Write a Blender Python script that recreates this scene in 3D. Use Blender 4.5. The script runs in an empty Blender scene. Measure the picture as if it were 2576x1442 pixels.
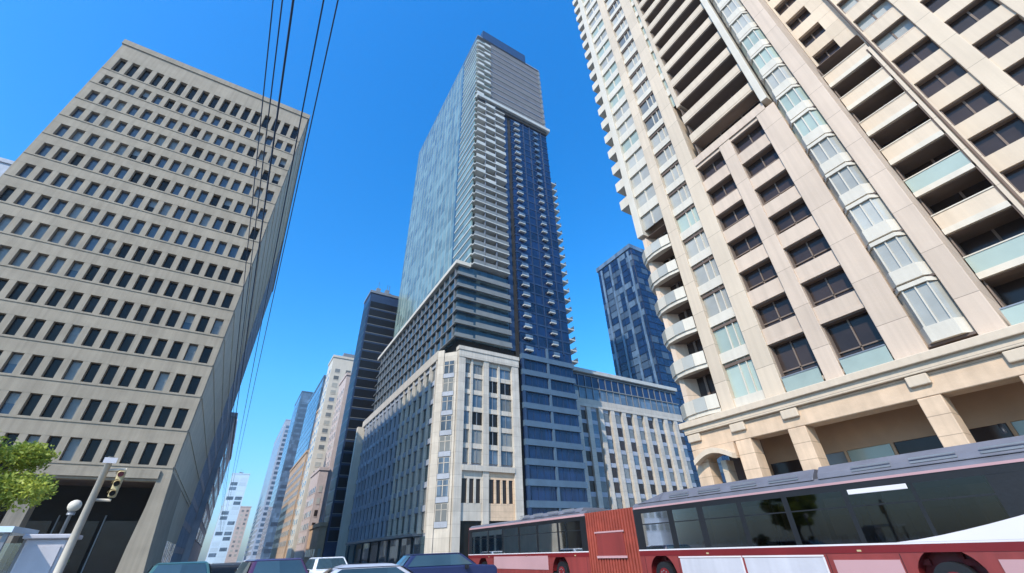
import bpy, math, random
from mathutils import Vector, Matrix
random.seed(7)
C = bpy.context.scene.collection
SC = bpy.context.scene

# ------------------------------------------------------------------ camera
YAW, PITCH, ROLL = math.radians(32.02), math.radians(32.753), math.radians(-2.044)
FPX, RW, RH, EYE = 1033.66, 2576, 1442, 1.6
fw = Vector((math.sin(YAW)*math.cos(PITCH), math.cos(YAW)*math.cos(PITCH), math.sin(PITCH)))
r0 = Vector((math.cos(YAW), -math.sin(YAW), 0)); u0 = r0.cross(fw)
cr, sr = math.cos(ROLL), math.sin(ROLL)
rt = cr*r0 + sr*u0; up = -sr*r0 + cr*u0
cd = bpy.data.cameras.new('camera'); cam = bpy.data.objects.new('camera', cd); C.objects.link(cam)
cam.matrix_world = Matrix(((rt.x, up.x, -fw.x, 0), (rt.y, up.y, -fw.y, 0), (rt.z, up.z, -fw.z, EYE), (0, 0, 0, 1)))
cd.sensor_width = 36; cd.lens = FPX*36/RW; cd.clip_end = 4000; cd.clip_start = .05
SC.camera = cam

def proj(p):
    d = Vector(p) - Vector((0, 0, EYE)); z = d.dot(fw)
    if z < .1: return None
    return RW/2+FPX*d.dot(rt)/z, RH/2-FPX*d.dot(up)/z

# ------------------------------------------------------------------ materials
def newmat(name):
    m = bpy.data.materials.new(name); m.use_nodes = True
    nt = m.node_tree; return m, nt, nt.nodes['Principled BSDF']
def solid(name, col, rough=.8, metal=0, var=.12, scale=.6, bump=.15, bscale=6, spec=.4, joints=None, streak=0.0):
    """rough surface with blotchy weathering, grain, optional panel joints and rain streaks"""
    m, nt, b = newmat(name); N = nt.nodes; L = nt.links
    tc = N.new('ShaderNodeTexCoord')
    n1 = N.new('ShaderNodeTexNoise'); n1.inputs['Scale'].default_value = scale; n1.inputs['Detail'].default_value = 6
    L.new(tc.outputs['Object'], n1.inputs['Vector'])
    cr = N.new('ShaderNodeValToRGB'); e = cr.color_ramp.elements
    e[0].position = .3; e[1].position = .7
    e[0].color = (*[c*(1-var) for c in col], 1); e[1].color = (*[min(1, c*(1+var)) for c in col], 1)
    L.new(n1.outputs['Fac'], cr.inputs['Fac']); out = cr.outputs['Color']
    oi = N.new('ShaderNodeObjectInfo'); mr = N.new('ShaderNodeMapRange')
    mr.inputs['To Min'].default_value = 1-var*.5; mr.inputs['To Max'].default_value = 1+var*.5
    L.new(oi.outputs['Random'], mr.inputs['Value'])
    mx = N.new('ShaderNodeVectorMath'); mx.operation = 'SCALE'
    L.new(out, mx.inputs[0]); L.new(mr.outputs['Result'], mx.inputs['Scale']); out = mx.outputs[0]
    if streak:
        mp = N.new('ShaderNodeMapping'); mp.inputs['Scale'].default_value = (2.2, 2.2, .06)
        L.new(tc.outputs['Object'], mp.inputs['Vector'])
        n3 = N.new('ShaderNodeTexNoise'); n3.inputs['Scale'].default_value = 1.6; n3.inputs['Detail'].default_value = 4
        L.new(mp.outputs[0], n3.inputs['Vector'])
        r3 = N.new('ShaderNodeMapRange'); r3.inputs['From Min'].default_value = .35; r3.inputs['From Max'].default_value = .7
        r3.inputs['To Min'].default_value = 1; r3.inputs['To Max'].default_value = 1-streak
        L.new(n3.outputs['Fac'], r3.inputs['Value'])
        m3 = N.new('ShaderNodeVectorMath'); m3.operation = 'SCALE'
        L.new(out, m3.inputs[0]); L.new(r3.outputs['Result'], m3.inputs['Scale']); out = m3.outputs[0]
    if joints:
        sp = N.new('ShaderNodeSeparateXYZ'); L.new(tc.outputs['Object'], sp.inputs[0])
        md = N.new('ShaderNodeMath'); md.operation = 'FLOORED_MODULO'; md.inputs[1].default_value = joints; L.new(sp.outputs['Z'], md.inputs[0])
        ls = N.new('ShaderNodeMath'); ls.operation = 'LESS_THAN'; ls.inputs[1].default_value = .035; L.new(md.outputs[0], ls.inputs[0])
        fl = N.new('ShaderNodeMath'); fl.operation = 'DIVIDE'; fl.inputs[1].default_value = joints; L.new(sp.outputs['Z'], fl.inputs[0])
        f2 = N.new('ShaderNodeMath'); f2.operation = 'FLOOR'; L.new(fl.outputs[0], f2.inputs[0])
        wn = N.new('ShaderNodeTexWhiteNoise'); wn.noise_dimensions = '1D'; L.new(f2.outputs[0], wn.inputs['W'])
        r5 = N.new('ShaderNodeMapRange'); r5.inputs['To Min'].default_value = .94; r5.inputs['To Max'].default_value = 1.06; L.new(wn.outputs['Value'], r5.inputs['Value'])
        m5 = N.new('ShaderNodeMath'); m5.operation = 'MULTIPLY_ADD'; m5.inputs[1].default_value = -.45; L.new(ls.outputs[0], m5.inputs[0]); L.new(r5.outputs['Result'], m5.inputs[2])
        m6 = N.new('ShaderNodeVectorMath'); m6.operation = 'SCALE'; L.new(out, m6.inputs[0]); L.new(m5.outputs[0], m6.inputs['Scale']); out = m6.outputs[0]
    L.new(out, b.inputs['Base Color'])
    n2 = N.new('ShaderNodeTexNoise'); n2.inputs['Scale'].default_value = bscale; n2.inputs['Detail'].default_value = 8
    L.new(tc.outputs['Object'], n2.inputs['Vector'])
    bp = N.new('ShaderNodeBump'); bp.inputs['Strength'].default_value = bump; bp.inputs['Distance'].default_value = .05
    L.new(n2.outputs['Fac'], bp.inputs['Height']); L.new(bp.outputs[0], b.inputs['Normal'])
    b.inputs['Roughness'].default_value = rough; b.inputs['Metallic'].default_value = metal
    b.inputs['Specular IOR Level'].default_value = spec
    return m
def glass(name, col, rough=.06, spec=.7, var=.4, wav=.06, wscale=.35, metal=0.0, cell=None, cv=.3, tilt=.035):
    """opaque facade glass: tinted body, mirror coat, slightly wavy panes"""
    m, nt, b = newmat(name); N = nt.nodes; L = nt.links
    tc = N.new('ShaderNodeTexCoord'); oi = N.new('ShaderNodeObjectInfo')
    n1 = N.new('ShaderNodeTexNoise'); n1.inputs['Scale'].default_value = .9; n1.inputs['Detail'].default_value = 3
    L.new(tc.outputs['Object'], n1.inputs['Vector'])
    ad = N.new('ShaderNodeMath'); ad.operation = 'ADD'
    L.new(n1.outputs['Fac'], ad.inputs[0]); L.new(oi.outputs['Random'], ad.inputs[1])
    mr = N.new('ShaderNodeMapRange'); mr.inputs['From Min'].default_value = .3; mr.inputs['From Max'].default_value = 1.7
    mr.inputs['To Min'].default_value = 1-var; mr.inputs['To Max'].default_value = 1+var
    L.new(ad.outputs[0], mr.inputs['Value'])
    v = N.new('ShaderNodeVectorMath'); v.operation = 'SCALE'; v.inputs[0].default_value = col
    L.new(mr.outputs['Result'], v.inputs['Scale']); vo = v.outputs[0]; wn = None
    if cell:
        sn = N.new('ShaderNodeVectorMath'); sn.operation = 'SNAP'; sn.inputs[1].default_value = cell; L.new(tc.outputs['Object'], sn.inputs[0])
        wn = N.new('ShaderNodeTexWhiteNoise'); wn.noise_dimensions = '3D'; L.new(sn.outputs[0], wn.inputs['Vector'])
        r7 = N.new('ShaderNodeMapRange'); r7.inputs['To Min'].default_value = 1-cv; r7.inputs['To Max'].default_value = 1+cv; L.new(wn.outputs['Value'], r7.inputs['Value'])
        v7 = N.new('ShaderNodeVectorMath'); v7.operation = 'SCALE'; L.new(vo, v7.inputs[0]); L.new(r7.outputs['Result'], v7.inputs['Scale']); vo = v7.outputs[0]
    L.new(vo, b.inputs['Base Color'])
    n2 = N.new('ShaderNodeTexNoise'); n2.inputs['Scale'].default_value = wscale; n2.inputs['Detail'].default_value = 2
    L.new(tc.outputs['Object'], n2.inputs['Vector'])
    bp = N.new('ShaderNodeBump'); bp.inputs['Strength'].default_value = wav; bp.inputs['Distance'].default_value = .5
    L.new(n2.outputs['Fac'], bp.inputs['Height']); no = bp.outputs[0]
    if wn:
        a8 = N.new('ShaderNodeVectorMath'); a8.operation = 'SUBTRACT'; a8.inputs[1].default_value = (.5, .5, .5); L.new(wn.outputs['Color'], a8.inputs[0])
        s8 = N.new('ShaderNodeVectorMath'); s8.operation = 'SCALE'; s8.inputs['Scale'].default_value = tilt; L.new(a8.outputs[0], s8.inputs[0])
        d8 = N.new('ShaderNodeVectorMath'); d8.operation = 'ADD'; L.new(no, d8.inputs[0]); L.new(s8.outputs[0], d8.inputs[1])
        n8 = N.new('ShaderNodeVectorMath'); n8.operation = 'NORMALIZE'; L.new(d8.outputs[0], n8.inputs[0]); no = n8.outputs[0]
    L.new(no, b.inputs['Normal'])
    b.inputs['Roughness'].default_value = rough; b.inputs['Specular IOR Level'].default_value = spec; b.inputs['Metallic'].default_value = metal
    return m
def clear_glass(name, tint, gl=.12):
    m, nt, b = newmat(name); N = nt.nodes; L = nt.links; N.remove(b); o = N['Material Output']
    t = N.new('ShaderNodeBsdfTransparent'); t.inputs[0].default_value = (*tint, 1)
    g = N.new('ShaderNodeBsdfGlossy'); g.inputs['Roughness'].default_value = .03
    f = N.new('ShaderNodeFresnel'); f.inputs['IOR'].default_value = 1.5
    a = N.new('ShaderNodeMath'); a.operation = 'ADD'; a.inputs[1].default_value = gl
    mx = N.new('ShaderNodeMixShader'); L.new(f.outputs[0], a.inputs[0]); L.new(a.outputs[0], mx.inputs[0])
    L.new(t.outputs[0], mx.inputs[1]); L.new(g.outputs[0], mx.inputs[2]); L.new(mx.outputs[0], o.inputs[0])
    return m
def leafmat(name, c1, c2):
    m, nt, b = newmat(name); N = nt.nodes; L = nt.links
    tc = N.new('ShaderNodeTexCoord'); n = N.new('ShaderNodeTexNoise'); n.inputs['Scale'].default_value = 1.4; n.inputs['Detail'].default_value = 5
    L.new(tc.outputs['Object'], n.inputs['Vector'])
    r = N.new('ShaderNodeValToRGB'); r.color_ramp.elements[0].position = .35; r.color_ramp.elements[1].position = .65
    r.color_ramp.elements[0].color = (*c1, 1); r.color_ramp.elements[1].color = (*c2, 1)
    L.new(n.outputs['Fac'], r.inputs[0]); L.new(r.outputs[0], b.inputs['Base Color'])
    b.inputs['Roughness'].default_value = .55
    tr = N.new('ShaderNodeBsdfTranslucent'); L.new(r.outputs[0], tr.inputs[0])
    mx = N.new('ShaderNodeMixShader'); mx.inputs[0].default_value = .35
    L.new(b.outputs[0], mx.inputs[1]); L.new(tr.outputs[0], mx.inputs[2]); L.new(mx.outputs[0], N['Material Output'].inputs[0])
    return m

M = dict(
 conc=solid('precast_concrete', (.31, .265, .205), .85, var=.10, streak=.16),
 conc_lit=solid('lit_precast_concrete', (.62, .54, .42), .8, var=.08, streak=.18),  # office concrete, lightened to paint light onto its street-side wall
 brown_shade=solid('shaded_brown_soffit', (.17, .125, .10), .8, var=.12),  # brown soffit finish, darkened to paint in the recess shade
 conc_d=solid('stained_concrete', (.24, .21, .17), .88, var=.14, streak=.3),
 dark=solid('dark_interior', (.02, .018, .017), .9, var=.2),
 cream=solid('cream_panel', (.56, .455, .345), .7, joints=2.85, var=.06, scale=.25, streak=.10),
 cream2=solid('pink_cream_panel', (.55, .43, .335), .7, joints=2.85, var=.06, scale=.3, streak=.12),
 white=solid('pale_painted_concrete', (.57, .515, .43), .6, var=.05, streak=.08),
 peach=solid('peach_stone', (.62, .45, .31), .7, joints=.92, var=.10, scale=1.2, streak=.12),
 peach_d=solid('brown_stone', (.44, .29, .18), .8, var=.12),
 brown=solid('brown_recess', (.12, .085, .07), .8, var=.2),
 stone=solid('grey_limestone', (.50, .455, .395), .75, joints=1.83, var=.10, streak=.15),
 stone_b=solid('blue_grey_stone', (.33, .36, .42), .6, var=.12, streak=.1),
 tan=solid('tan_metal_cladding', (.15, .13, .115), .5, joints=1.52, var=.10, spec=.5),
 slab=solid('white_slab_edge', (.44, .44, .41), .6, var=.08),
 slabg=solid('grey_slab_edge', (.17, .18, .18), .6, var=.1),
 slabt=solid('teal_slab_edge', (.07, .115, .17), .5, var=.1),
 navyp=solid('navy_metal', (.02, .04, .09), .35, var=.15),
 mull=solid('grey_mullion', (.22, .23, .25), .4, metal=.3, var=.1),
 asphalt=solid('asphalt', (.05, .05, .052), .9, var=.2, scale=.3, bump=.3, bscale=30),
 pave=solid('pavement_concrete', (.32, .31, .29), .85, var=.1, scale=.5),
 paint=solid('road_paint', (.7, .7, .66), .7, var=.1),
 brick=solid('orange_brick', (.42, .29, .19), .8, joints=3.6, var=.15, streak=.1),
 pinkst=solid('pink_beige_stone', (.50, .40, .36), .75, var=.1, streak=.1),
 red=solid('bus_red_paint', (.24, .04, .036), .3, var=.10, streak=.22, spec=.6, bump=.02),
 redd=solid('dark_red_panel', (.16, .012, .014), .4, var=.1, bump=.02),
 pinkp=solid('pale_pink_panel', (.46, .27, .28), .35, var=.06, bump=.02),
 buswhite=solid('bus_white_trim', (.66, .62, .64), .35, var=.04, bump=.02),
 roofg=solid('grey_bus_roof', (.13, .13, .155), .45, var=.14, scale=1.5, bump=.05),
 rubber=solid('black_rubber', (.012, .012, .014), .5, var=.2),
 bellow=solid('red_bellows', (.27, .05, .032), .7, var=.2, scale=2),
 seat=solid('seat_fabric', (.16, .02, .02), .8, var=.2),
 steel=solid('painted_steel', (.45, .40, .33), .5, var=.1),
 yellow=solid('signal_yellow', (.46, .37, .20), .5, var=.05),
 wire=solid('wire_black', (.03, .05, .09), .6, var=.1),
 kiosk=solid('lilac_grey_metal', (.50, .49, .53), .5, var=.08, streak=.1),
 bark=solid('bark', (.10, .075, .05), .9, var=.3, bump=.6, bscale=12),
 w_black=glass('window_black', (.010, .009, .008), .18, .22, .5),
 w_coal=glass('matt_black_glass', (.008, .009, .012), .35, .2, .3),
 w_blue=glass('window_blue', (.05, .07, .10), .10, .6, .4),
 w_grey=glass('window_grey_blind', (.16, .17, .17), .25, .5, .35),
 w_brown=glass('window_brown', (.038, .026, .022), .14, .3, .4),
 w_pale=glass('window_pale', (.36, .35, .31), .14, .6, .28),
 w_mint=glass('window_mint', (.31, .365, .315), .12, .6, .2),
 g_navy=glass('navy_curtain_glass', (.006, .018, .06), .07, .5, .5, cell=(1.6, 1.6, 2.86)),
 g_pale=glass('pale_green_curtain_glass', (.15, .21, .19), .16, .6, .22, wav=.16, cell=(1.5, 3.05, 2.86)),
 g_steel=glass('steel_blue_glass', (.09, .13, .18), .10, .7, .4, cell=(2.0, 2.0, 3.3)),
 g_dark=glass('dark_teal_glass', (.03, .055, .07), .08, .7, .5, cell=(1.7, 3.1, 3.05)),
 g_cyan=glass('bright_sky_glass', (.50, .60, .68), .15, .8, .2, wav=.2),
 busg=clear_glass('tinted_bus_glass', (.07, .08, .085), .02),
 shg=clear_glass('shelter_glass', (.75, .85, .88), .1),
 leaf=leafmat('spring_leaf', (.16, .23, .03), (.44, .48, .07)),
 leafd=leafmat('shrub_leaf', (.05, .08, .03), (.13, .17, .07)),
)

# ------------------------------------------------------------------ mesh builder
ROOTLOC = {}
class MB:
    def __init__(s): s.v = []; s.f = []; s.m = []; s.sm = []; s.subs = []
    def sub(s, name):
        c = MB(); s.subs.append((name, c)); return c
    def face(s, pts, m=0, smooth=False):
        i = len(s.v); s.v += [tuple(p) for p in pts]; s.f.append(tuple(range(i, i+len(pts)))); s.m.append(m); s.sm.append(smooth)
    def box(s, x0, x1, y0, y1, z0, z1, m=0):
        if x0 > x1: x0, x1 = x1, x0
        if y0 > y1: y0, y1 = y1, y0
        i = len(s.v)
        s.v += [(x0, y0, z0), (x1, y0, z0), (x1, y1, z0), (x0, y1, z0), (x0, y0, z1), (x1, y0, z1), (x1, y1, z1), (x0, y1, z1)]
        for q in ((0, 3, 2, 1), (4, 5, 6, 7), (0, 1, 5, 4), (1, 2, 6, 5), (2, 3, 7, 6), (3, 0, 4, 7)):
            s.f.append(tuple(i+k for k in q)); s.m.append(m); s.sm.append(False)
        return s
    def prism(s, poly, a0, a1, axis='z', m=0, smooth=False):
        """extrude polygon along an axis; poly pairs are the other two coordinates in order"""
        def P(q, a): return (q[0], q[1], a) if axis == 'z' else ((a, q[0], q[1]) if axis == 'x' else (q[0], a, q[1]))
        n = len(poly); i = len(s.v)
        s.v += [P(q, a0) for q in poly]+[P(q, a1) for q in poly]
        s.f.append(tuple(range(i, i+n))[::-1]); s.f.append(tuple(range(i+n, i+2*n))); s.m += [m, m]; s.sm += [False, False]
        for k in range(n):
            s.f.append((i+k, i+(k+1) % n, i+n+(k+1) % n, i+n+k)); s.m.append(m); s.sm.append(smooth)
        return s
    def tube(s, pts, rad, n=8, m=0, caps=True):
        i0 = len(s.v); pts = [Vector(p) for p in pts]
        if not hasattr(rad, '__len__'): rad = [rad]*len(pts)
        for k, p in enumerate(pts):
            d = (pts[min(k+1, len(pts)-1)]-pts[max(k-1, 0)]).normalized()
            a = d.cross(Vector((0, 0, 1)) if abs(d.z) < .9 else Vector((1, 0, 0))).normalized(); b = d.cross(a)
            for j in range(n):
                t = 2*math.pi*j/n; s.v.append(tuple(p+rad[k]*(math.cos(t)*a+math.sin(t)*b)))
        for k in range(len(pts)-1):
            for j in range(n):
                s.f.append((i0+k*n+j, i0+k*n+(j+1) % n, i0+(k+1)*n+(j+1) % n, i0+(k+1)*n+j)); s.m.append(m); s.sm.append(True)
        if caps:
            s.f.append(tuple(range(i0, i0+n))); s.f.append(tuple(range(i0+(len(pts)-1)*n, i0+len(pts)*n))[::-1]); s.m += [m, m]; s.sm += [False, False]
        return s
    def sphere(s, c, r, n=14, m=0):
        i0 = len(s.v); h = n//2
        for a in range(h+1):
            for b in range(n):
                t = math.pi*a/h; u = 2*math.pi*b/n
                s.v.append((c[0]+r*math.sin(t)*math.cos(u), c[1]+r*math.sin(t)*math.sin(u), c[2]+r*math.cos(t)))
        for a in range(h):
            for b in range(n):
                s.f.append((i0+a*n+b, i0+(a+1)*n+b, i0+(a+1)*n+(b+1) % n, i0+a*n+(b+1) % n)); s.m.append(m); s.sm.append(True)
        return s
    def add(s, o, dm=0):
        i = len(s.v); s.v += o.v; s.f += [tuple(i+k for k in f) for f in o.f]; s.m += [k+dm for k in o.m]; s.sm += o.sm
    def build(s, name, mats, root=None, bevel=0, off=None):
        if not isinstance(mats, (list, tuple)): mats = [mats]
        o3 = ROOTLOC.get(root.name, Vector((0, 0, 0))) if root else (Vector(off) if off else Vector((0, 0, 0)))
        me = bpy.data.meshes.new(name)
        me.from_pydata([(v[0]-o3.x, v[1]-o3.y, v[2]-o3.z) for v in s.v], [], s.f)
        for m in mats: me.materials.append(m)
        me.polygons.foreach_set('material_index', s.m); me.polygons.foreach_set('use_smooth', s.sm)
        me.validate(); me.update()
        o = bpy.data.objects.new(name, me); C.objects.link(o)
        if root: o.parent = root; ROOTLOC[o.name] = o3
        elif off: o.location = o3
        if bevel:
            b = o.modifiers.new('bevel', 'BEVEL'); b.width = bevel; b.segments = 2; b.limit_method = 'ANGLE'
        return o
def thing(name, label, cat, loc=(0, 0, 0), group=None):
    o = bpy.data.objects.new(name, None); C.objects.link(o); o.location = loc; o.empty_display_size = .3
    o['label'] = label; o['category'] = cat
    if group: o['group'] = group
    ROOTLOC[o.name] = Vector(loc); return o
def tag(o, label, cat, group=None):
    o['label'] = label; o['category'] = cat
    if group: o['group'] = group
    return o
def build_tree(it, name, mats, root):
    o = it.build(name, mats, root)
    for nm, c in it.subs: c.build(nm, mats, o)
    return o
def many(root, name, items, mats, limit=100):
    """items: MBs. The ones that show largest become parts, the rest one stuff part"""
    sc = []
    for it in items:
        xs = [sum(v[k] for v in it.v)/len(it.v) for k in range(3)]
        q = proj(xs); s = 0
        if q and -60 < q[0] < RW+60 and -60 < q[1] < RH+60:
            c = [proj(v) for v in it.v]
            if all(c):
                s = (max(a[0] for a in c)-min(a[0] for a in c))*(max(a[1] for a in c)-min(a[1] for a in c))
        sc.append(s)
    order = sorted(range(len(items)), key=lambda i: -sc[i])
    for i in order[:limit]: build_tree(items[i], name, mats, root)
    rest = MB()
    for i in order[limit:]:
        rest.add(items[i])
        for _, c in items[i].subs: rest.add(c)
    if rest.f: rest.build(name, mats, root)['kind'] = 'stuff'
def copy_tree(o, loc, rotz, label, mats=None):
    c = o.copy(); C.objects.link(c); c.location = loc; c.rotation_euler = (0, 0, rotz); c['label'] = label
    def rec(src, dst):
        for ch in src.children:
            k = ch.copy(); C.objects.link(k); k.parent = dst
            if mats and ch.name.split('.')[0] == 'body':
                k.data = ch.data.copy(); k.data.materials[0] = mats
            rec(ch, k)
    rec(o, c); return c

# ------------------------------------------------------------------ ground
def struct(name, mb, mat):
    o = mb.build(name, mat); o['kind'] = 'structure'; return o
g = MB(); g.face([(-1500, -1500, 0), (1500, -1500, 0), (1500, 1500, 0), (-1500, 1500, 0)]); struct('ground', g, M['pave'])
g = MB(); g.face([(-3, 46, .004), (21, 46, .004), (21, 900, .004), (-3, 900, .004)])
g.face([(-150, 22, .004), (24, 22, .004), (24, 46, .004), (-150, 46, .004)])
g.face([(-3, -60, .004), (24, -60, .004), (24, 22, .004), (-3, 22, .004)]); struct('road', g, M['asphalt'])
g = MB()
for k in range(40):
    g.box(8.9, 9.05, 50+k*9, 53+k*9, .005, .010)
    if k < 9: g.box(8.9, 9.05, -58+k*9, -55+k*9, .005, .010)
for k in range(12): g.box(-2.5+k*2, -1.6+k*2, 17.5, 21, .005, .010)
struct('road_markings', g, M['paint'])
g = MB(); g.box(24, 28.4, -60, 60, .0, .14); struct('pavement', g, M['pave'])
g = MB(); g.box(-40, -3, -60, 22, .0, .14); g.box(-60, -3, 46, 400, 0, .14); g.box(21, 70, 62, 400, 0, .14); struct('pavement', g, M['pave'])

# ------------------------------------------------------------------ LEFT: concrete office block
def office():
    Y0, XL, XR, ZT = 55.0, -31.0, -6.0, 66.0
    T = thing('office_building', 'grey-beige concrete office block with a dense grid of small dark windows, left of the street', 'office building', (-18.5, 87, 0))
    rows = [61.05]+[60.85-3.58*k for k in range(1, 15)]
    n = 17; p = (XR-.35-(XL+.55))/n; ww = .86
    # core behind the facade
    b = MB(); b.box(XL+.3, XR-.5, Y0+.75, 119, 9.3, 65.2); b.build('core', M['conc_d'], T)
    # facade grid: fins and spandrels
    w = MB(); items = []
    edges = []
    for k, zc in enumerate(rows):
        hh = 1.5 if k == 0 else 1.02
        edges.append((zc-hh, zc+hh))
    top = 66.0
    for k, (a, c) in enumerate(edges):
        w.box(XL, XR, Y0, Y0+.9, c, top if k == 0 else edges[k-1][0])
        # projecting sill line below each window row
        w.box(XL+.05, XR-.05, Y0-.07, Y0-.002, a-.22, a-.04)
    w.box(XL, XR, Y0, Y0+.9, 9.2, edges[-1][0])
    fins = [XL]+[XL+.55+p*(i+1)-(p-ww)/2 for i in range(n)]
    for (a, c) in edges:
        w.box(XL, XL+.55+(p-ww)/2, Y0+.012, Y0+.9, a, c)
        for i in range(n):
            xa = XL+.55+p*i+(p-ww)/2+ww; xb = XR if i == n-1 else xa+(p-ww)
            w.box(xa, xb, Y0+.012, Y0+.9, a, c)
    w.build('facade_grid', M['conc'], T)
    # roof parapet
    b = MB(); b.box(XL-.15, XR+.15, Y0-.15, Y0+.2, 65.5, 66.5); b.box(XL-.15, XL+.2, Y0+.2, 119, 65.5, 66.5); b.box(XR-.2, XR+.15, Y0+.2, 119, 65.5, 66.5)
    b.build('parapet', M['conc'], T)
    for (x, y, s, h) in ((-24, 66, 5, 2.2), (-13, 70, 4, 1.8)):
        b = MB(); b.box(x, x+s, y, y+s, 65.2, 66.2+h); b.build('roof_plant_room', M['conc_d'], T)
    for k, (a, c) in enumerate(edges):
        for i in range(n):
            xa = XL+.55+p*i+(p-ww)/2; m = MB()
            r = random.random()
            if k == 0: g = 0
            elif k < 8: g = 1 if r < .62 else (2 if r < .78 else 0)  # upper rows bluer: sky reflection painted into the glass colour
            elif k < 10 and i < 7: g = 2 if r < .7 else 1
            else: g = 0 if r < .9 else (2 if r < .95 else 1)
            m.box(xa-.01, xa+ww+.01, Y0+.50, Y0+.58, a-.01, c+.01, 3)
            zz = a+.12 if r < .8 else a+(c-a)*.45
            p_ = m.sub('pane'); p_.box(xa+.05, xa+ww-.05, Y0+.45, Y0+.498, a+.05, c-.05, g)
            if r > .9: p_.box(xa+.07, xa+ww-.07, Y0+.432, Y0+.448, a+(c-a)*.5, c-.07, 2)
            items.append(m)
    many(T, 'window', items, [M['w_black'], M['w_blue'], M['w_grey'], M['dark']])
    # side wall, street side: blank stone with light painted into its colour, then dark glazed strip
    b = MB(); b.box(XR-.5, XR+.02, Y0+.9, 92, 9.2, 65.48)
    for k in range(16): b.box(XR+.02, XR+.09, Y0+.9, 92, 9.6+3.58*k, 9.72+3.58*k)
    b.build('side_wall', M['conc_lit'], T)
    b = MB(); b.box(XR-.5, XR-.25, 92, 118.4, 0, 65.48, 0)
    for k in range(18): b.box(XR-.25, XR-.05, 92, 118.4, 3+3.58*k, 3.9+3.58*k, 1)
    for k in range(12): b.box(XR-.25, XR-.02, 94+k*2.1, 94.3+k*2.1, 0, 65.4, 1)
    b.build('glazed_side_wall', [M['g_steel'], M['stone_b']], T)
    b = MB(); b.box(XL, XL+.3, Y0+.9, 119, 9.2, 65.48); b.box(XL, XR-.02, 118.5, 119.2, 9.2, 65.4); b.build('rear_wall', M['conc'], T)
    # base: deep fascia, dark undercroft, flared corner pier
    b = MB(); b.box(XL, XR-.9, Y0-.25, Y0-.02, 8.5, 9.25); b.box(XL, XR-.9, Y0+.0, Y0+.9, 8.3, 9.19); b.build('fascia', M['conc'], T)
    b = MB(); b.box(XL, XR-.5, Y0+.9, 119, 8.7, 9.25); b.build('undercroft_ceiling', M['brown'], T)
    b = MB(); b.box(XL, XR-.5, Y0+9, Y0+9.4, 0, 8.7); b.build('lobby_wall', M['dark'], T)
    for i in range(6):
        b = MB(); b.box(XL+2+i*3.6, XL+5.2+i*3.6, Y0+8.8, Y0+8.95, .3, 5.5, 0)
        b.box(XL+1.9+i*3.6, XL+2.0+i*3.6, Y0+8.7, Y0+8.98, 0, 6, 1); b.build('lobby_window', [M['w_brown'], M['mull']], T)
    # slightly flared pier
    b = MB()
    sec = [(0, -7.3, -5.2), (3, -7.2, -5.5), (6, -7.0, -5.75), (8.6, -6.95, -5.9), (9.2, -6.9, -5.95)]
    for k in range(len(sec)-1):
        z0, a0, c0 = sec[k]; z1, a1, c1 = sec[k+1]
        P = [(a0, Y0-.05, z0), (c0, Y0-.05, z0), (c0, Y0+14, z0), (a0, Y0+14, z0), (a1, Y0-.05, z1), (c1, Y0-.05, z1), (c1, Y0+14, z1), (a1, Y0+14, z1)]
        i = len(b.v); b.v += P
        for q in ((0, 1, 5, 4), (1, 2, 6, 5), (2, 3, 7, 6), (3, 0, 4, 7)): b.f.append(tuple(i+j for j in q)); b.m.append(0); b.sm.append(False)
    b.face([(-6.9, Y0-.05, 9.2), (-5.95, Y0-.05, 9.2), (-5.95, Y0+14, 9.2), (-6.9, Y0+14, 9.2)])
    b.build('corner_pier', M['conc'], T)
    for x in (-15.5, -24):
        b = MB(); b.box(x-.6, x+.6, Y0+.3, Y0+1.7, 0, 8.3); b.build('column', M['conc_d'], T)
    b = MB(); b.box(XR-.5, XR-.05, Y0+14, 91.9, 0, 9.19, 0)
    for k in range(8): b.box(XR-.05, XR+.0, Y0+15+k*2.7, Y0+17+k*2.7, .4, 4, 1)
    b.build('street_level_wall', [M['conc_lit'], M['g_dark']], T)
office()

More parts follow.
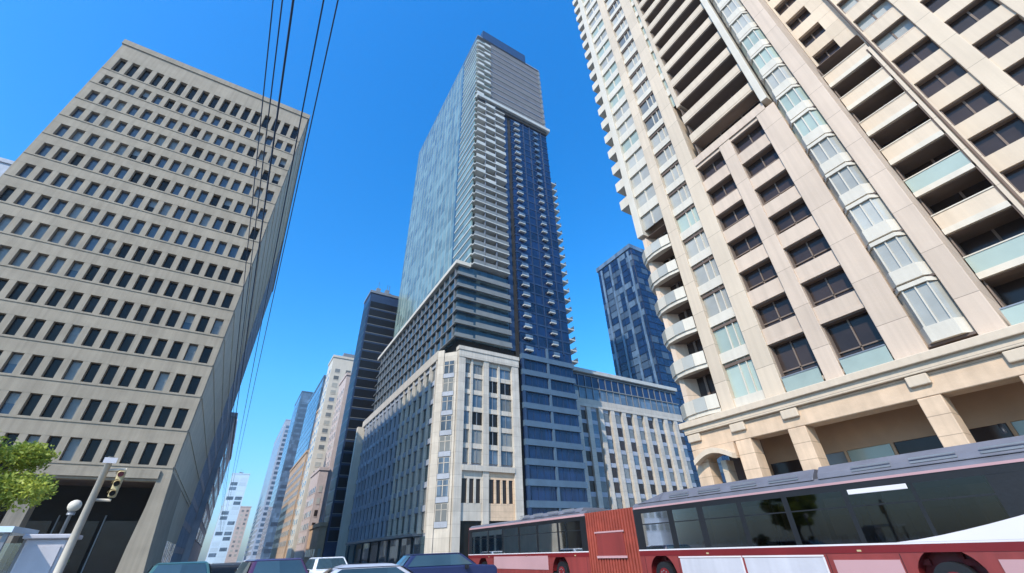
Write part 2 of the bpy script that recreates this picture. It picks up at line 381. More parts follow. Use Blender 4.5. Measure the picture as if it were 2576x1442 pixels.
# ------------------------------------------------------------------ generic background tower
def bg_tower(name, label, x0, x1, y0, y1, h, wall, glasses, fl=3.4, bay=3.0, wh=.55, wwf=.7, faces='FW', cat='building', plinth=None, base_h=5, roof=True, proud=.12, trim=None):
    T = thing(name, label, cat, ((x0+x1)/2, (y0+y1)/2, 0))
    b = MB(); b.box(x0, x1, y0, y1, 0, h); 
    nf = int((h-base_h-1.2)/fl)
    b.build('wall', wall, T)
    b = MB(); b.box(x0-.3, x1+.3, y0-.3, y1+.3, h+.002, h+1.0); b.build('roof_parapet', plinth or wall, T)
    if roof:
        b = MB(); b.box(x0+(x1-x0)*.3, x0+(x1-x0)*.7, y0+(y1-y0)*.3, y0+(y1-y0)*.7, h+1, h+4.2); b.build('roof_plant_room', M['mull'], T)
    rr = random.Random(int(x0*7+y0*3+h))
    for i in range(3):
        ax = x0+(x1-x0)*rr.uniform(.12, .8); ay = y0+(y1-y0)*rr.uniform(.02, .3); sz = min(2.6, (x1-x0)*.12)
        b = MB(); b.box(ax, ax+sz, ay, ay+sz, h+.001, h+1.6+rr.random()*2); b.tube([(ax+sz/2, ay+sz/2, h+1), (ax+sz/2, ay+sz/2, h+4+rr.random()*3)], .08, 5); b.build('roof_unit', M['mull'], T)
    items = []
    for k in range(nf):
        z = base_h+k*fl+fl*(1-wh)/2
        if 'F' in faces:
            n = max(1, int((x1-x0-.8)/bay)); p = (x1-x0-.8)/n
            for i in range(n):
                a = x0+.4+p*i+p*(1-wwf)/2; m = MB(); m.box(a, a+p*wwf, y0-proud*.5, y0+.05, z, z+fl*wh, random.randrange(len(glasses)))
                m.box(a-.05, a+p*wwf+.05, y0-proud, y0+.03, z-.16, z-.003, len(glasses)); items.append(m)
        if 'W' in faces:
            n = max(1, int((y1-y0-.8)/bay)); p = (y1-y0-.8)/n
            for i in range(n):
                a = y0+.4+p*i+p*(1-wwf)/2; m = MB(); m.box(x0-proud*.5, x0+.05, a, a+p*wwf, z, z+fl*wh, random.randrange(len(glasses)))
                m.box(x0-proud, x0+.03, a-.05, a+p*wwf+.05, z-.16, z-.003, len(glasses)); items.append(m)
        if 'E' in faces:
            n = max(1, int((y1-y0-.8)/bay)); p = (y1-y0-.8)/n
            for i in range(n):
                a = y0+.4+p*i+p*(1-wwf)/2; m = MB(); m.box(x1-.05, x1+proud*.5, a, a+p*wwf, z, z+fl*wh, random.randrange(len(glasses)))
                m.box(x1-.03, x1+proud, a-.05, a+p*wwf+.05, z-.16, z-.003, len(glasses)); items.append(m)
    many(T, 'window', items, list(glasses)+[trim or wall])
    return T
# right side of the street, receding
bg_tower('banded_tower', 'black slab tower with thin pale floor lines behind the pointed glass skyscraper', 24.5, 38, 141, 151, 86.5, M['navyp'], [M['w_coal']], fl=3.4, bay=30, wh=.78, wwf=.985, plinth=M['mull'], roof=False, trim=M['slabg'])
bg_tower('apartment_tower', 'narrow pinkish-white tower just left of the black banded tower', 21.6, 36, 186, 198, 76.5, M['white'], [M['w_pale'], M['w_grey'], M['g_steel']], fl=3.2, bay=4, wh=.5, wwf=.45)
bg_tower('stone_tower', 'pale pink stone tower with ribbed front beyond the black tower', 25.5, 40, 166, 180, 62, M['pinkst'], [M['w_grey'], M['w_pale']], fl=3.3, bay=3, wh=.6, wwf=.4)
bg_tower('glass_tower', 'blue glass tower far down the street with pink tower on its right', 28, 60, 268, 330, 96, M['g_steel'], [M['w_blue'], M['g_steel']], fl=4, bay=8, wh=.7, wwf=.9)
bg_tower('glass_tower', 'steel-blue tower in the middle distance of the street canyon', 28, 60, 420, 470, 132, M['g_steel'], [M['w_blue'], M['g_steel']], fl=4.5, bay=9, wh=.6, wwf=.8)
bg_tower('glass_tower', 'farthest grey-blue tower in the street canyon', 28, 70, 560, 700, 140, M['stone_b'], [M['g_steel'], M['w_blue']], fl=5, bay=12, wh=.6, wwf=.8)
bg_tower('brick_block', 'orange-brown brick block at the foot of the far towers', 21.5, 27.7, 206, 262, 40, M['brick'], [M['w_brown'], M['w_grey']], fl=3.6, bay=4, wh=.5, wwf=.5, roof=False)
bg_tower('stone_block', 'beige low block with lit front beneath the pink tower', 22.6, 25.4, 165, 184, 27, M['pinkst'], [M['w_pale'], M['w_brown']], fl=3.6, bay=3.4, wh=.5, wwf=.5, roof=False)
bg_tower('shop_block', 'low brown shop building with dark ground floor beside the white podium pier', 22.5, 24.4, 142, 160, 9, M['peach_d'], [M['w_brown'], M['w_pale']], fl=3.6, bay=3, wh=.5, wwf=.6, base_h=1, roof=False)
bg_tower('stone_block', 'tan mid-rise with regular windows between the orange brick block and the pink tower', 21.8, 30, 199, 204, 56, M['peach_d'], [M['w_grey'], M['w_brown']], fl=3.5, bay=2.6, wh=.5, wwf=.5, roof=False)
bg_tower('stone_block', 'pale stone block low in the gap at the far end of the street', -12, 22, 720, 760, 62, M['pinkst'], [M['w_grey'], M['w_pale']], fl=5, bay=5, wh=.5, wwf=.5, roof=False)
# left side of the street beyond the office block
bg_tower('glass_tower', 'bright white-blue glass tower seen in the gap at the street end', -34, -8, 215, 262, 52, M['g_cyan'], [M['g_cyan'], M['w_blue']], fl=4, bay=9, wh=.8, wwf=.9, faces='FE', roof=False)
bg_tower('dark_block', 'dark block with scattered pale panels just behind the concrete office', -30, -5.0, 121, 180, 31, M['stone_b'], [M['w_black'], M['g_steel'], M['w_grey']], fl=3.6, bay=5, wh=.6, wwf=.7, faces='FE', roof=False)
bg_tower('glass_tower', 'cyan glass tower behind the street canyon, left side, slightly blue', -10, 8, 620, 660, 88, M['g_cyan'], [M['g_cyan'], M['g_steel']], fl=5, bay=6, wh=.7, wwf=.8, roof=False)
bg_tower('low_block', 'mauve-grey rooftop peeking over the office block at the left edge', -95, -61.3, 110, 135, 77.5, M['stone_b'], [M['w_blue'], M['w_grey']], fl=3.6, bay=3, faces='F')

# ------------------------------------------------------------------ CENTRE: tall glass tower with podium
def centre():
    T = thing('skyscraper', 'tall glass skyscraper with tan metal crown and stone podium in the centre', 'skyscraper', (46, 100, 0))
    FP = 2.86
    # --- podium
    zc = 36.5
    b = MB(); b.prism([(29.0, 74.6), (32, 71), (43.9, 71), (43.9, 134), (29.0, 134)], 0, 35.9); b.build('podium_core', M['stone_b'], T)
    # front piers
    for (a, c, d) in ((30.9, 32.3, 0), (36.4, 37.6, .08), (43.0, 44.6, 0)):
        b = MB(); b.box(a, c, 70+d, 71, 0, 34.4); b.build('podium_pier', M['stone'], T)
    for a in (33.9, 40.0):
        b = MB(); b.box(a-.22, a+.22, 70.25, 71, 14.6, 34.4); b.build('podium_mullion', M['stone'], T)
    b = MB(); b.box(30.85, 44.7, 69.9, 71.2, 34.4, zc); b.box(30.7, 44.8, 69.75, 71.2, 35.9, 36.7); b.build('podium_cornice', M['stone'], T)
    b = MB(); b.box(32.3, 43.0, 69.85, 71, 13.6, 14.5); b.build('ledge', M['stone'], T)
    its = []
    for (a, c) in ((32.3, 33.68), (34.12, 36.4), (37.6, 39.78), (40.22, 43.0)):
        z = 15
        while z < 34:
            m = MB(); h = 3.3; zt = min(z+h, 34.4)
            m.box(a, c, 70.72, 70.85, z, zt-.9, random.choice([0, 1, 1, 2])); m.box(a, c, 70.5, 70.98, zt-.9, zt-.02, 3)
            m.box((a+c)/2-.06, (a+c)/2+.06, 70.6, 70.72, z, zt-.9, 4); its.append(m); z += h
    many(T, 'podium_window', its, [M['w_black'], M['w_grey'], M['g_steel'], M['stone'], M['mull']])
    # street level of the front: peach panels and openings
    for (a, c, m_) in ((32.3, 36.4, 'stone'), (37.6, 43.0, 'peach')):
        b = MB(); b.box(a, c, 70.4, 70.98, 6.0, 8.6); b.build('stone_panel', M[m_], T)
        b = MB(); b.box(a, c, 70.4, 70.98, 12.4, 13.6); b.build('stone_panel', M[m_], T)
        k = a+.3
        while k < c-.8:
            b = MB(); b.box(k, k+.9, 70.6, 70.75, 8.6, 12.4); b.build('window', M['w_brown'], T)
            b = MB(); b.box(k+.9, k+1.3, 70.35, 70.98, 8.6, 12.4); b.build('window_pier', M[m_], T); k += 1.3
        b = MB(); b.box(a, c, 70.7, 70.85, 0, 6.0); b.build('shopfront', M['w_black'], T)
    # chamfer corner
    b = MB(); b.prism([(28.0, 73.6), (30.75, 70.55), (31.3, 71.2), (28.8, 74.4)], 0, 35.6)
    b.prism([(27.8, 73.5), (28.7, 72.5), (29.1, 73.0), (28.3, 74.2)], 0, 36.2); b.build('chamfered_corner', M['stone'], T)
    for k in range(8):
        z = 6+k*3.6; b = MB()
        P = [Vector((28.85, 72.58, 0)), Vector((30.4, 70.88, 0))]; n = Vector((-.74, -.67, 0))*.06
        b.face([P[0]+n+Vector((0, 0, z)), P[1]+n+Vector((0, 0, z)), P[1]+n+Vector((0, 0, z+2.5)), P[0]+n+Vector((0, 0, z+2.5))])
        u = (P[1]-P[0]); Z = Vector((0, 0, 1))
        for (t0, t1, q0, q1, mm) in ((0, .06, 0, 2.5, 1), (.47, .53, 0, 2.5, 1), (.94, 1, 0, 2.5, 1), (0, 1, 1.6, 1.7, 1), (0, 1, -.9, -.05, 2)):
            o = P[0]+n*1.8; b.face([o+u*t0+Z*(z+q0), o+u*t1+Z*(z+q0), o+u*t1+Z*(z+q1), o+u*t0+Z*(z+q1)], mm)
        b.build('corner_window', [M['g_steel'] if k % 3 else M['w_grey'], M['stone'], M['stone_b']], T)
    # street-side (west) podium face
    b = MB(); b.box(27.9, 29.2, 74.2, 134.2, 34.6, zc); b.build('podium_cornice', M['stone'], T)
    b = MB(); b.box(26.4, 29.2, 132.9, 134.4, 0, 34.6); b.build('end_pier', M['white'], T)
    ys = [74.4]
    while ys[-1] < 131.5: ys.append(ys[-1]+3.45)
    for i, y in enumerate(ys):
        b = MB(); w = .55 if i < 6 else .34; b.box(28.0, 29.0, y, y+w, 4.5, 34.6); b.build('podium_fin', M['stone'] if i < 7 else M['stone_b'], T)
    its = []
    for i, y in enumerate(ys[:-1]):
        for k in range(8):
            m = MB(); z = 5+k*3.7; m.box(28.55, 28.7, y+.6, y+3.35, z, z+2.75, random.choice([0, 0, 1, 2])); m.box(28.3, 28.98, y+.56, y+3.44, z+2.75, z+3.69, 3)
            m.box(28.48, 28.55, y+1.9, y+2.0, z, z+2.75, 4); its.append(m)
    many(T, 'podium_window', its, [M['g_steel'], M['g_dark'], M['w_grey'], M['stone_b'], M['mull']])
    b = MB(); b.box(27.2, 28.98, 78, 128, 4.2, 4.6); b.build('street_canopy', M['mull'], T)
    for i, y in enumerate(ys[::2]):
        b = MB(); b.box(28.5, 28.95, y+.8, y+5.8, .3, 4.1); b.build('shopfront', M['g_dark'], T)
    # --- recess above podium, lower block z 38.3-57
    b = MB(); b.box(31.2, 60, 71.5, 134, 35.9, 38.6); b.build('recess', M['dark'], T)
    b = MB(); b.box(30.2, 43.2, 70.9, 133.4, 38.6, 57.0); b.build('lower_block_core', M['g_dark'], T)  # dark glass tone paints in a reflection on the west face
    its = []
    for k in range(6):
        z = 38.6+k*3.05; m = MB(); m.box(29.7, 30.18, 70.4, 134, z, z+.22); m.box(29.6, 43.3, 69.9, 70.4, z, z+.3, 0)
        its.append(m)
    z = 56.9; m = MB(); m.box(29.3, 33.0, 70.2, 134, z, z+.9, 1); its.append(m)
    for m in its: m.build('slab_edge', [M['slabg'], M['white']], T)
    for k in range(20):
        b = MB(); y = 72+k*3.1; b.box(29.85, 30.19, y, y+.18, 38.6, 56.9); b.build('mullion', M['mull'], T)
    for k in range(6):
        b = MB(); z = 38.6+k*3.05; b.box(30.0, 34.0, 70.42, 70.9, z+.35, z+1.15); b.build('balcony_parapet', M['slabg'], T)
        b = MB(); b.box(34.4, 43.2, 69.95, 70.1, z+.31, z+1.2); b.build('balcony_parapet', M['slabg'], T)
    # --- main shaft
    b = MB(); b.box(33.4, 43.0, 71.8, 131.6, 57, 124.2); b.build('shaft_core', M['g_dark'], T)
    # west face pale curtain wall: floor-high glass bands
    for k in range(37):
        z = 57.85+k*FP; z1 = min(z+FP-.06, 162)
        if z > 161: break
        b = MB(); b.box(33.0, 33.38, 82.4, 132, z, z1); b.build('window_band', M['g_pale'], T)
    for k in range(16):
        b = MB(); y = 84.5+k*3.05; b.box(32.95, 33.0, y, y+.10, 57.9, 162); b.build('mullion', M['w_pale'], T)
    b = MB(); b.box(32.98, 33.38, 81.4, 82.34, 57.9, 161); b.build('vertical_joint', M['g_dark'], T)
    for k in range(37):
        z = 57.85+k*FP
        if z > 160: break
        b = MB(); b.box(33.0, 33.38, 71.0, 81.35, z+.5, z+FP-.05, 0); b.box(32.85, 33.36, 70.4, 81.3, z-.02, z+.42, 1); b.build('corner_bay', [M['g_pale'], M['slab']], T)
    # front balconies x 33.4 - 43
    its = []
    nb = 23
    for k in range(nb):
        z = 57.9+k*FP; m = MB(); m.box(33.4, 43.2, 69.7, 71.8, z, z+.30, 0)
        # staggered parapets
        for j, (a, c) in enumerate(((33.5, 36.3), (36.5, 39.6), (39.8, 43.1))):
            if (j+k) % 2 or z < 84: m.box(a, c, 69.72, 69.9, z+.30, z+1.25, 1 if z < 84 else 0)
        m.box(36.3, 36.5, 69.9, 71.8, z+.3, z+FP, 2); m.box(39.6, 39.8, 69.9, 71.8, z+.3, z+FP, 2)
        its.append(m)
    for m in its: m.build('balcony', [M['slab'], M['slabg'], M['mull']], T)
    # navy curtain wall x 43.2 - 60, from street up
    b = MB(); b.box(44.9, 60.0, 71.0, 132, 0, 35.88); b.box(43.4, 59.9, 71.0, 132, 38.62, 123.5); b.build('glass_core', M['navyp'], T)
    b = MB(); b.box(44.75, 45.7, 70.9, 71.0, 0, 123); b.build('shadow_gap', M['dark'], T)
    k = 0; z = 4.5
    while z < 122:
        fp = 3.6 if z < 38 else FP
        hb = .42 if z > 38 else 1.15
        b = MB(); b.box(45.8, 60.0, 70.5, 70.98, z+hb+.03, z+fp-.04, 0); b.box(45.7, 60.1, 70.40-(.35 if z < 38 else 0), 70.96, z, z+hb, 1 if z > 38 else 3)
        if z < 38:
            for j in range(9): b.box(46.6+j*1.6, 46.7+j*1.6, 70.42, 70.499, z+hb+.03, z+fp-.04, 1)
            b.box(45.7, 46.3, 70.1, 70.49, z+hb+.01, z+fp-.02, 1); b.box(52.5, 53.0, 70.1, 70.49, z+hb+.01, z+fp-.02, 3)
        b.build('window_band', [M['g_navy'], M['navyp'], M['g_dark'], M['slabt']], T)
        z += fp
    for x in (50.5, 53, 57.6):
        b = MB(); b.box(x, x+.25, 70.3, 70.5, 40, 123); b.build('mullion', M['navyp'], T)
    its = []
    z = 38.9
    while z < 121:
        m = MB(); m.box(46.8, 48.7, 69.7, 70.38, z, z+.28, 0); m.box(46.8, 48.7, 69.7, 69.78, z+.28, z+1.0, 1); its.append(m)
        m = MB(); m.box(54.4, 56.0, 69.75, 70.38, z, z+.26, 0 if z < 95 else 1); m.box(54.4, 56.0, 69.75, 69.83, z+.26, z+1.0, 1); its.append(m)
        if z < 100:
            m = MB(); m.box(60.1, 62.1, 70.6, 74.5, z, z+.34, 0); m.box(62.0, 62.1, 70.6, 74.5, z+.34, z+1.25, 1); its.append(m)
        z += FP
    many(T, 'balcony', its, [M['slab'], M['g_steel']])
    # ledge at 124 and crown
    b = MB(); b.box(33.2, 61.2, 69.4, 72, 123.6, 124.9); b.build('ledge', M['slab'], T)
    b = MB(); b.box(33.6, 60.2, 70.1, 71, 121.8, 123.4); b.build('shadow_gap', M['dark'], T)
    b = MB(); b.box(33.4, 60.0, 71.0, 131.6, 124.9, 161.8); b.build('crown_core', M['tan'], T)
    for k in range(12):
        z = 125.0+k*3.05; b = MB(); b.box(38.6, 60.1, 70.55, 71.0, z, z+3.0); b.build('crown_panel', M['tan'], T)
        b = MB(); b.box(38.6, 60.2, 70.42, 70.549, z-.02, z+.42); b.box(59.6, 60.35, 70.3, 72, z+.5, z+2.6); b.build('crown_band', M['slabg'] if k % 2 else M['mull'], T)
    for k in range(12):
        z = 125.2+k*2.9
        b = MB(); b.box(33.2, 38.3, 69.8, 71.0, z, z+.3, 0); b.box(33.2+(k % 2)*2.5, 35.6+(k % 2)*2.5, 69.8, 69.95, z+.3, z+1.3, 0); b.box(33.4, 38.4, 70.7, 70.99, z+.4, z+2.85, 1); b.build('balcony', [M['slab'], M['g_pale']], T)
    b = MB(); b.box(35.0, 53.8, 70.2, 70.9, 161.9, 167.4); b.box(35.0, 35.5, 70.9, 85, 161.9, 167.4); b.build('roof_screen', M['navyp'], T)
    b = MB(); b.box(33.0, 60.2, 70.3, 132, 161.82, 162.4); b.build('roof', M['mull'], T)
    return T
centre()

# ------------------------------------------------------------------ right neighbour podium and tower
def neighbour():
    T = thing('podium_building', 'grey stone mid-rise with tall ribs and blue glass upper storeys, right of the skyscraper', 'building', (86, 100, 0))
    b = MB(); b.box(67, 108, 81, 120, 0, 41.2); b.build('wall', M['stone_b'], T)
    b = MB(); b.box(65.6, 69.0, 79.8, 82, 0, 36.0); b.build('end_pier', M['stone'], T)
    x = 71.2
    while x < 107:
        b = MB(); b.box(x, x+1.4, 80, 81, 9, 32.2); b.build('rib', M['stone'], T); x += 4.1
    b = MB(); b.box(69.0, 108, 79.9, 81, 32.2, 34.2); b.build('stone_cornice', M['stone'], T)
    b = MB(); b.box(69.0, 108, 79.9, 81, 3.5, 9.0); b.build('stone_base', M['pinkst'], T)
    for i in range(15):
        b = MB(); b.box(70.6+i*2.4, 71.7+i*2.4, 79.82, 79.9, 4.6, 8.2); b.build('base_window', M['w_brown'], T)
    its = []
    x = 69.0; i = 0
    while x < 106:
        for k in range(7):
            z = 9.2+k*3.3; m = MB(); a = x+ (0 if i == 0 else 0); 
            m.box(a+.05, a+2.1, 80.5, 80.7, z, z+2.3, random.choice([0, 1, 2])); m.box(a+.02, a+2.15, 80.4, 80.95, z+2.3, z+3.28, 4); its.append(m)
        x = 72.6+4.1*i; i += 1
    many(T, 'window', its, [M['w_grey'], M['w_brown'], M['g_steel'], M['stone'], M['stone_b']])
    for k in range(2):
        b = MB(); b.box(67.0, 108, 80.2, 80.95, 34.3+k*3.3, 37.3+k*3.3); b.build('window_band', M['g_navy'] if k else M['g_steel'], T)
        b = MB(); b.box(66.8, 108, 79.9, 80.98, 37.3+k*3.3, 37.55+k*3.3); b.build('slab_edge', M['slabg'], T)
    b = MB(); b.box(66.5, 108.2, 79.4, 121, 41.3, 42.3); b.build('roof_parapet', M['slab'], T)
    for k in range(16):
        b = MB(); b.box(69.4+k*2.4, 69.55+k*2.4, 79.95, 80.18, 34.3, 40.8); b.build('mullion', M['mull'], T)
neighbour()
def back_tower():
    T = thing('glass_tower', 'slim dark blue glass tower behind the ribbed stone mid-rise', 'tower', (150, 120, 0))
    b = MB(); b.box(136.2, 170, 106.2, 130, 0, 126); b.build('core', M['navyp'], T)
    its = []
    for k in range(36):
        z = 4+k*3.38
        for j in range(6):
            m = MB(); y = 106.2+j*3.97; m.box(135.9, 136.2, y+.1, y+3.85, z+.3, z+3.3, random.choice([0, 0, 0, 0, 1, 2])); its.append(m)
        for j in range(8):
            m = MB(); x = 136.3+j*4.2; m.box(x+.1, x+4.1, 105.9, 106.2, z+.3, z+3.3, random.choice([0, 0, 0, 0, 2])); its.append(m)
    many(T, 'window', its, [M['g_navy'], M['g_steel'], M['w_blue']])
    for j in range(4):
        b = MB(); b.box(135.5, 135.9, 107.5+j*6.4, 108.6+j*6.4, 4, 125); b.build('fin', M['g_steel'], T)
    b = MB(); b.box(135.4, 171, 105.6, 130.5, 126.01, 128.4); b.build('roof_parapet', M['g_steel'], T)
back_tower()

# ------------------------------------------------------------------ RIGHT: cream apartment tower
def right_tower():
    T = thing('apartment_building', 'cream apartment tower with dark recessed balconies and peach stone arcade, filling the right side', 'apartment building', (38, 4, 0))
    X = 28.0; Z0 = 9.15; ZT = 96
    F = [9.6, 12.95, 15.95, 18.85, 21.7, 24.55, 27.4]
    while F[-1] < ZT-3: F.append(F[-1]+2.85)
    NF = len(F)-1
    b = MB(); b.box(X+1.5, X+22, 2.7, 20.2, 8.9, ZT); b.box(X+5.5, X+22, -30, 2.6, 8.9, ZT); b.build('core', M['cream2'], T)
    # piers of the front wing
    def pier(y0, y1, z0, z1, mat='cream', x=X, d=1.5, pr=0):
        b = MB(); b.box(x-pr, x+d, y0, y1, z0, z1); return b.build('pier', M[mat], T, bevel=.03)
    pier(2.62, 3.6, Z0, ZT, 'cream2', d=4.0); pier(5.5, 6.95, Z0, 30.4, 'cream2'); pier(9.4, 10.4, Z0, 30.4, 'cream2', pr=-.02)
    pier(5.45, 5.62, 31.8, ZT, 'dark', pr=-.3); pier(5.64, 6.15, 31.0, ZT, 'white', pr=.25)
    pier(12.8, 14.1, Z0, ZT); pier(16.3, 17.3, Z0, ZT, pr=.05); pier(19.85, 20.6, 27.5, ZT, 'white', pr=.12)
    pier(12.0, 12.4, 38.5, ZT, pr=-.02)
    b = MB(); b.box(X-.03, X+1.45, 6.15, 12.8, 30.35, 31.15); b.build('lintel', M['cream2'], T)
    wins = []; slats = []; par = []; bays = []; bals = []
    for k in range(NF):
        a, c = F[k], F[k+1]; h = c-a
        # columns 1 and 2 : paired dark windows, floors 0-6
        if k < 7:
            for (y0, y1) in ((6.95, 9.4), (10.4, 12.8)):
                m = MB(); s = a+.95 if k else a+.25; t = c-.22
                # opening lined in shade-dark brown, glazing set back, muntin and head in the frame
                m.box(X+.30, X+1.0, y0+.003, y0+.05, s, t, 1); m.box(X+.30, X+1.0, y1-.05, y1-.003, s, t, 1); m.box(X+.22, X+1.0, y0+.051, y1-.051, t-.08, t-.003, 1)
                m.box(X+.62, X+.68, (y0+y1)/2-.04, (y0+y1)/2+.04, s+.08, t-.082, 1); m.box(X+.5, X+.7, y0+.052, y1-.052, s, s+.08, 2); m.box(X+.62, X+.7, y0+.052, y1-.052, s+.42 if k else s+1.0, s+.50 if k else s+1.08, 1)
                p_ = m.sub('pane'); p_.box(X+.7, X+.75, y0+.05, y1-.05, s, t-.08, 0)
                wins.append(m)
                q = MB(); q.box(X+.10, X+1.0, y0, y1, t, c+.02 if k < 6 else 30.3); par.append(q)
                q = MB(); q.box(X+.16, X+.98, y0, y1, a+.021, s, 0); par.append(q)
        else:
            # open balconies: pale slab+parapet, recess lined in shade-dark brown
            q = MB(); q.box(X+.05, X+1.5, 6.15, 12.3 if a < 38 else 12.0, a+.55 if k == 7 else a-.06, a+.95 if k == 7 else a+.12); q.box(X+.03, X+.13, 6.15, 12.3 if a < 38 else 12.0, a+.12, a+1.0)
            slats.append(q)
            y_e = 12.25 if a < 38 else 11.95
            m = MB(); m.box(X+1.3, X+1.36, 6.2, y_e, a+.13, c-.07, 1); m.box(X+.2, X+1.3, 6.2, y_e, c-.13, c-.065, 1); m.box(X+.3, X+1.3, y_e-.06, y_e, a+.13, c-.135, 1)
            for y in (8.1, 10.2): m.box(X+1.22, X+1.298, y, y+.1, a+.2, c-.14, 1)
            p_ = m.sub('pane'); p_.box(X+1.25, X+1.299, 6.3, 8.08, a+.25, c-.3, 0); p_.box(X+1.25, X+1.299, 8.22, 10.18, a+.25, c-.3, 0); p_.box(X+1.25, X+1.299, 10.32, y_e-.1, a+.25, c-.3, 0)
            wins.append(m)
        # bay C : projecting pale bay window
        m = MB(); m.sub('pane').prism([(X+.32, 3.58), (X-.13, 4.02), (X-.13, 5.13), (X+.32, 5.52), (X+.5, 5.45), (X+.5, 3.6)], a+.95, c-.28, m=random.choice([0, 0, 0, 1]))
        m.prism([(X+.5, 3.6), (X+.25, 3.6), (X-.22, 3.98), (X-.22, 5.17), (X+.25, 5.5), (X+.5, 5.5)], a+.12, a+.93, m=2)
        m.prism([(X+.5, 3.6), (X+.25, 3.6), (X-.28, 3.96), (X-.28, 5.2), (X+.25, 5.5), (X+.5, 5.5)], c-.26, c-.02, m=2)
        for y in (4.02, 4.55, 5.1): m.box(X-.2, X-.12, y-.035, y+.035, a+.93, c-.26, 2)
        m.box(X+.5, X+1.5, 3.6, 5.45, a, c, 2); m.box(X+.02, X+.49, 3.62, 5.44, a-.02, a+.11, 3)
        bays.append(m)
        # bay B pale window
        m = MB(); m.sub('pane').box(X+.35, X+.42, 14.12, 16.28, a+.5, c-.3, random.choice([0, 0, 4, 0, 1]))
        m.box(X+.25, X+.35, 15.17, 15.25, a+.5, c-.3, 2); m.box(X+.25, X+.35, 14.6, 14.66, a+.5, c-.3, 2)
        m.box(X+.12, X+1.5, 14.1, 16.3, c-.3, c+.48, 2); m.box(X+.22, X+.34, 14.15, 16.25, c-.62, c-.42, 3)
        if k == 0: m.box(X+.12, X+1.5, 14.1, 16.3, a-.4, a+.48, 2)
        bays.append(m)
        # bay A : deep corner balconies low, windows above
        if a < 27:
            m = MB()
            arc = [(X+1.5, 17.35), (X-.02, 17.35), (X-.22, 18.2), (X-.25, 19.2), (X-.1, 20.1), (X+.35, 20.8), (X+1.2, 21.2), (X+2.6, 21.3), (X+2.6, 20.3), (X+1.5, 20.3)]
            m.prism(arc, a-.14, a+.16, m=0)
            for i in range(1, 7):
                p0, p1 = Vector(arc[i]), Vector(arc[i+1]); d = (p1-p0).normalized(); nrm = Vector((d.y, -d.x))*-.1
                m.prism([tuple(p0), tuple(p1), tuple(p1-nrm*-1), tuple(p0-nrm*-1)], a+.165, a+1.15, m=0 if i % 2 else 1)
            bals.append(m)
            m = MB(); m.box(X+1.2, X+1.3, 18.6, 18.8, a+.2, c-.2, 1); m.box(X+.3, X+1.3, 17.32, 20.2, c-.17, c-.145, 1); m.sub('pane').box(X+1.3, X+1.42, 17.4, 20.2, a+.2, c-.2, 0); wins.append(m)
            m = MB(); m.prism([(X+1.45, 19.4), (X+.3, 19.95), (X+.2, 20.3), (X+1.45, 20.4)], a+.17, c-.15, m=0); par.append(m)
        else:
            m = MB(); m.sub('pane').box(X+.3, X+.4, 17.32, 19.83, a+.7, c-.45, random.choice([0, 1, 0])); m.box(X+.1, X+1.5, 17.3, 19.85, c-.45, c+.68, 2); m.box(X+.22, X+.3, 18.5, 18.62, a+.7, c-.45, 2)
            bays.append(m)
            if a > 33:
                m = MB(); m.box(X+.6, X+2.9, 20.62, 22.3, a-.1, a+.16, 0); m.box(X+.6, X+.72, 20.62, 22.3, a+.16, a+1.15, 0); m.box(X+.72, X+2.9, 22.2, 22.3, a+.16, a+1.1, 1); bals.append(m)
        if a > 38:
            m = MB(); m.box(X+.3, X+.38, 12.42, 12.78, a+.6, c-.5, 1); m.box(X+.12, X+1.5, 12.4, 12.8, c-.5, c+.58, 2); bays.append(m)
    many(T, 'window', wins, [M['w_brown'], M['brown_shade'], M['cream2']])
    for m in slats: m.build('balcony_parapet', M['cream'], T)
    for m in par: m.build('spandrel', M['cream2'], T)
    many(T, 'bay_window', bays, [M['w_pale'], M['w_mint'], M['white'], M['brown'], M['w_grey']])
    for m in bals: m.build('balcony', [M['white'], M['w_pale']], T)
    # north end wall
    b = MB(); b.box(X+1.5, X+22, 20.2, 20.5, 8.9, ZT); b.build('end_wall', M['cream'], T)
    # recessed wing, x = 32
    X2 = 31.9
    b = MB(); cols = []
    bayr = [(2.6, -.35)]+[(-.65-2.95*i, -2.7-2.95*i) for i in range(9)]
    edges = []
    for i, (hi, lo) in enumerate(bayr):
        nxt = bayr[i+1][0] if i+1 < len(bayr) else lo-1
        q = MB(); q.box(X2-.06, X2+3.6, nxt, lo, Z0, ZT); q.build('pier', M['cream'], T, bevel=.03)
    wins = []; spn = []; bal = []
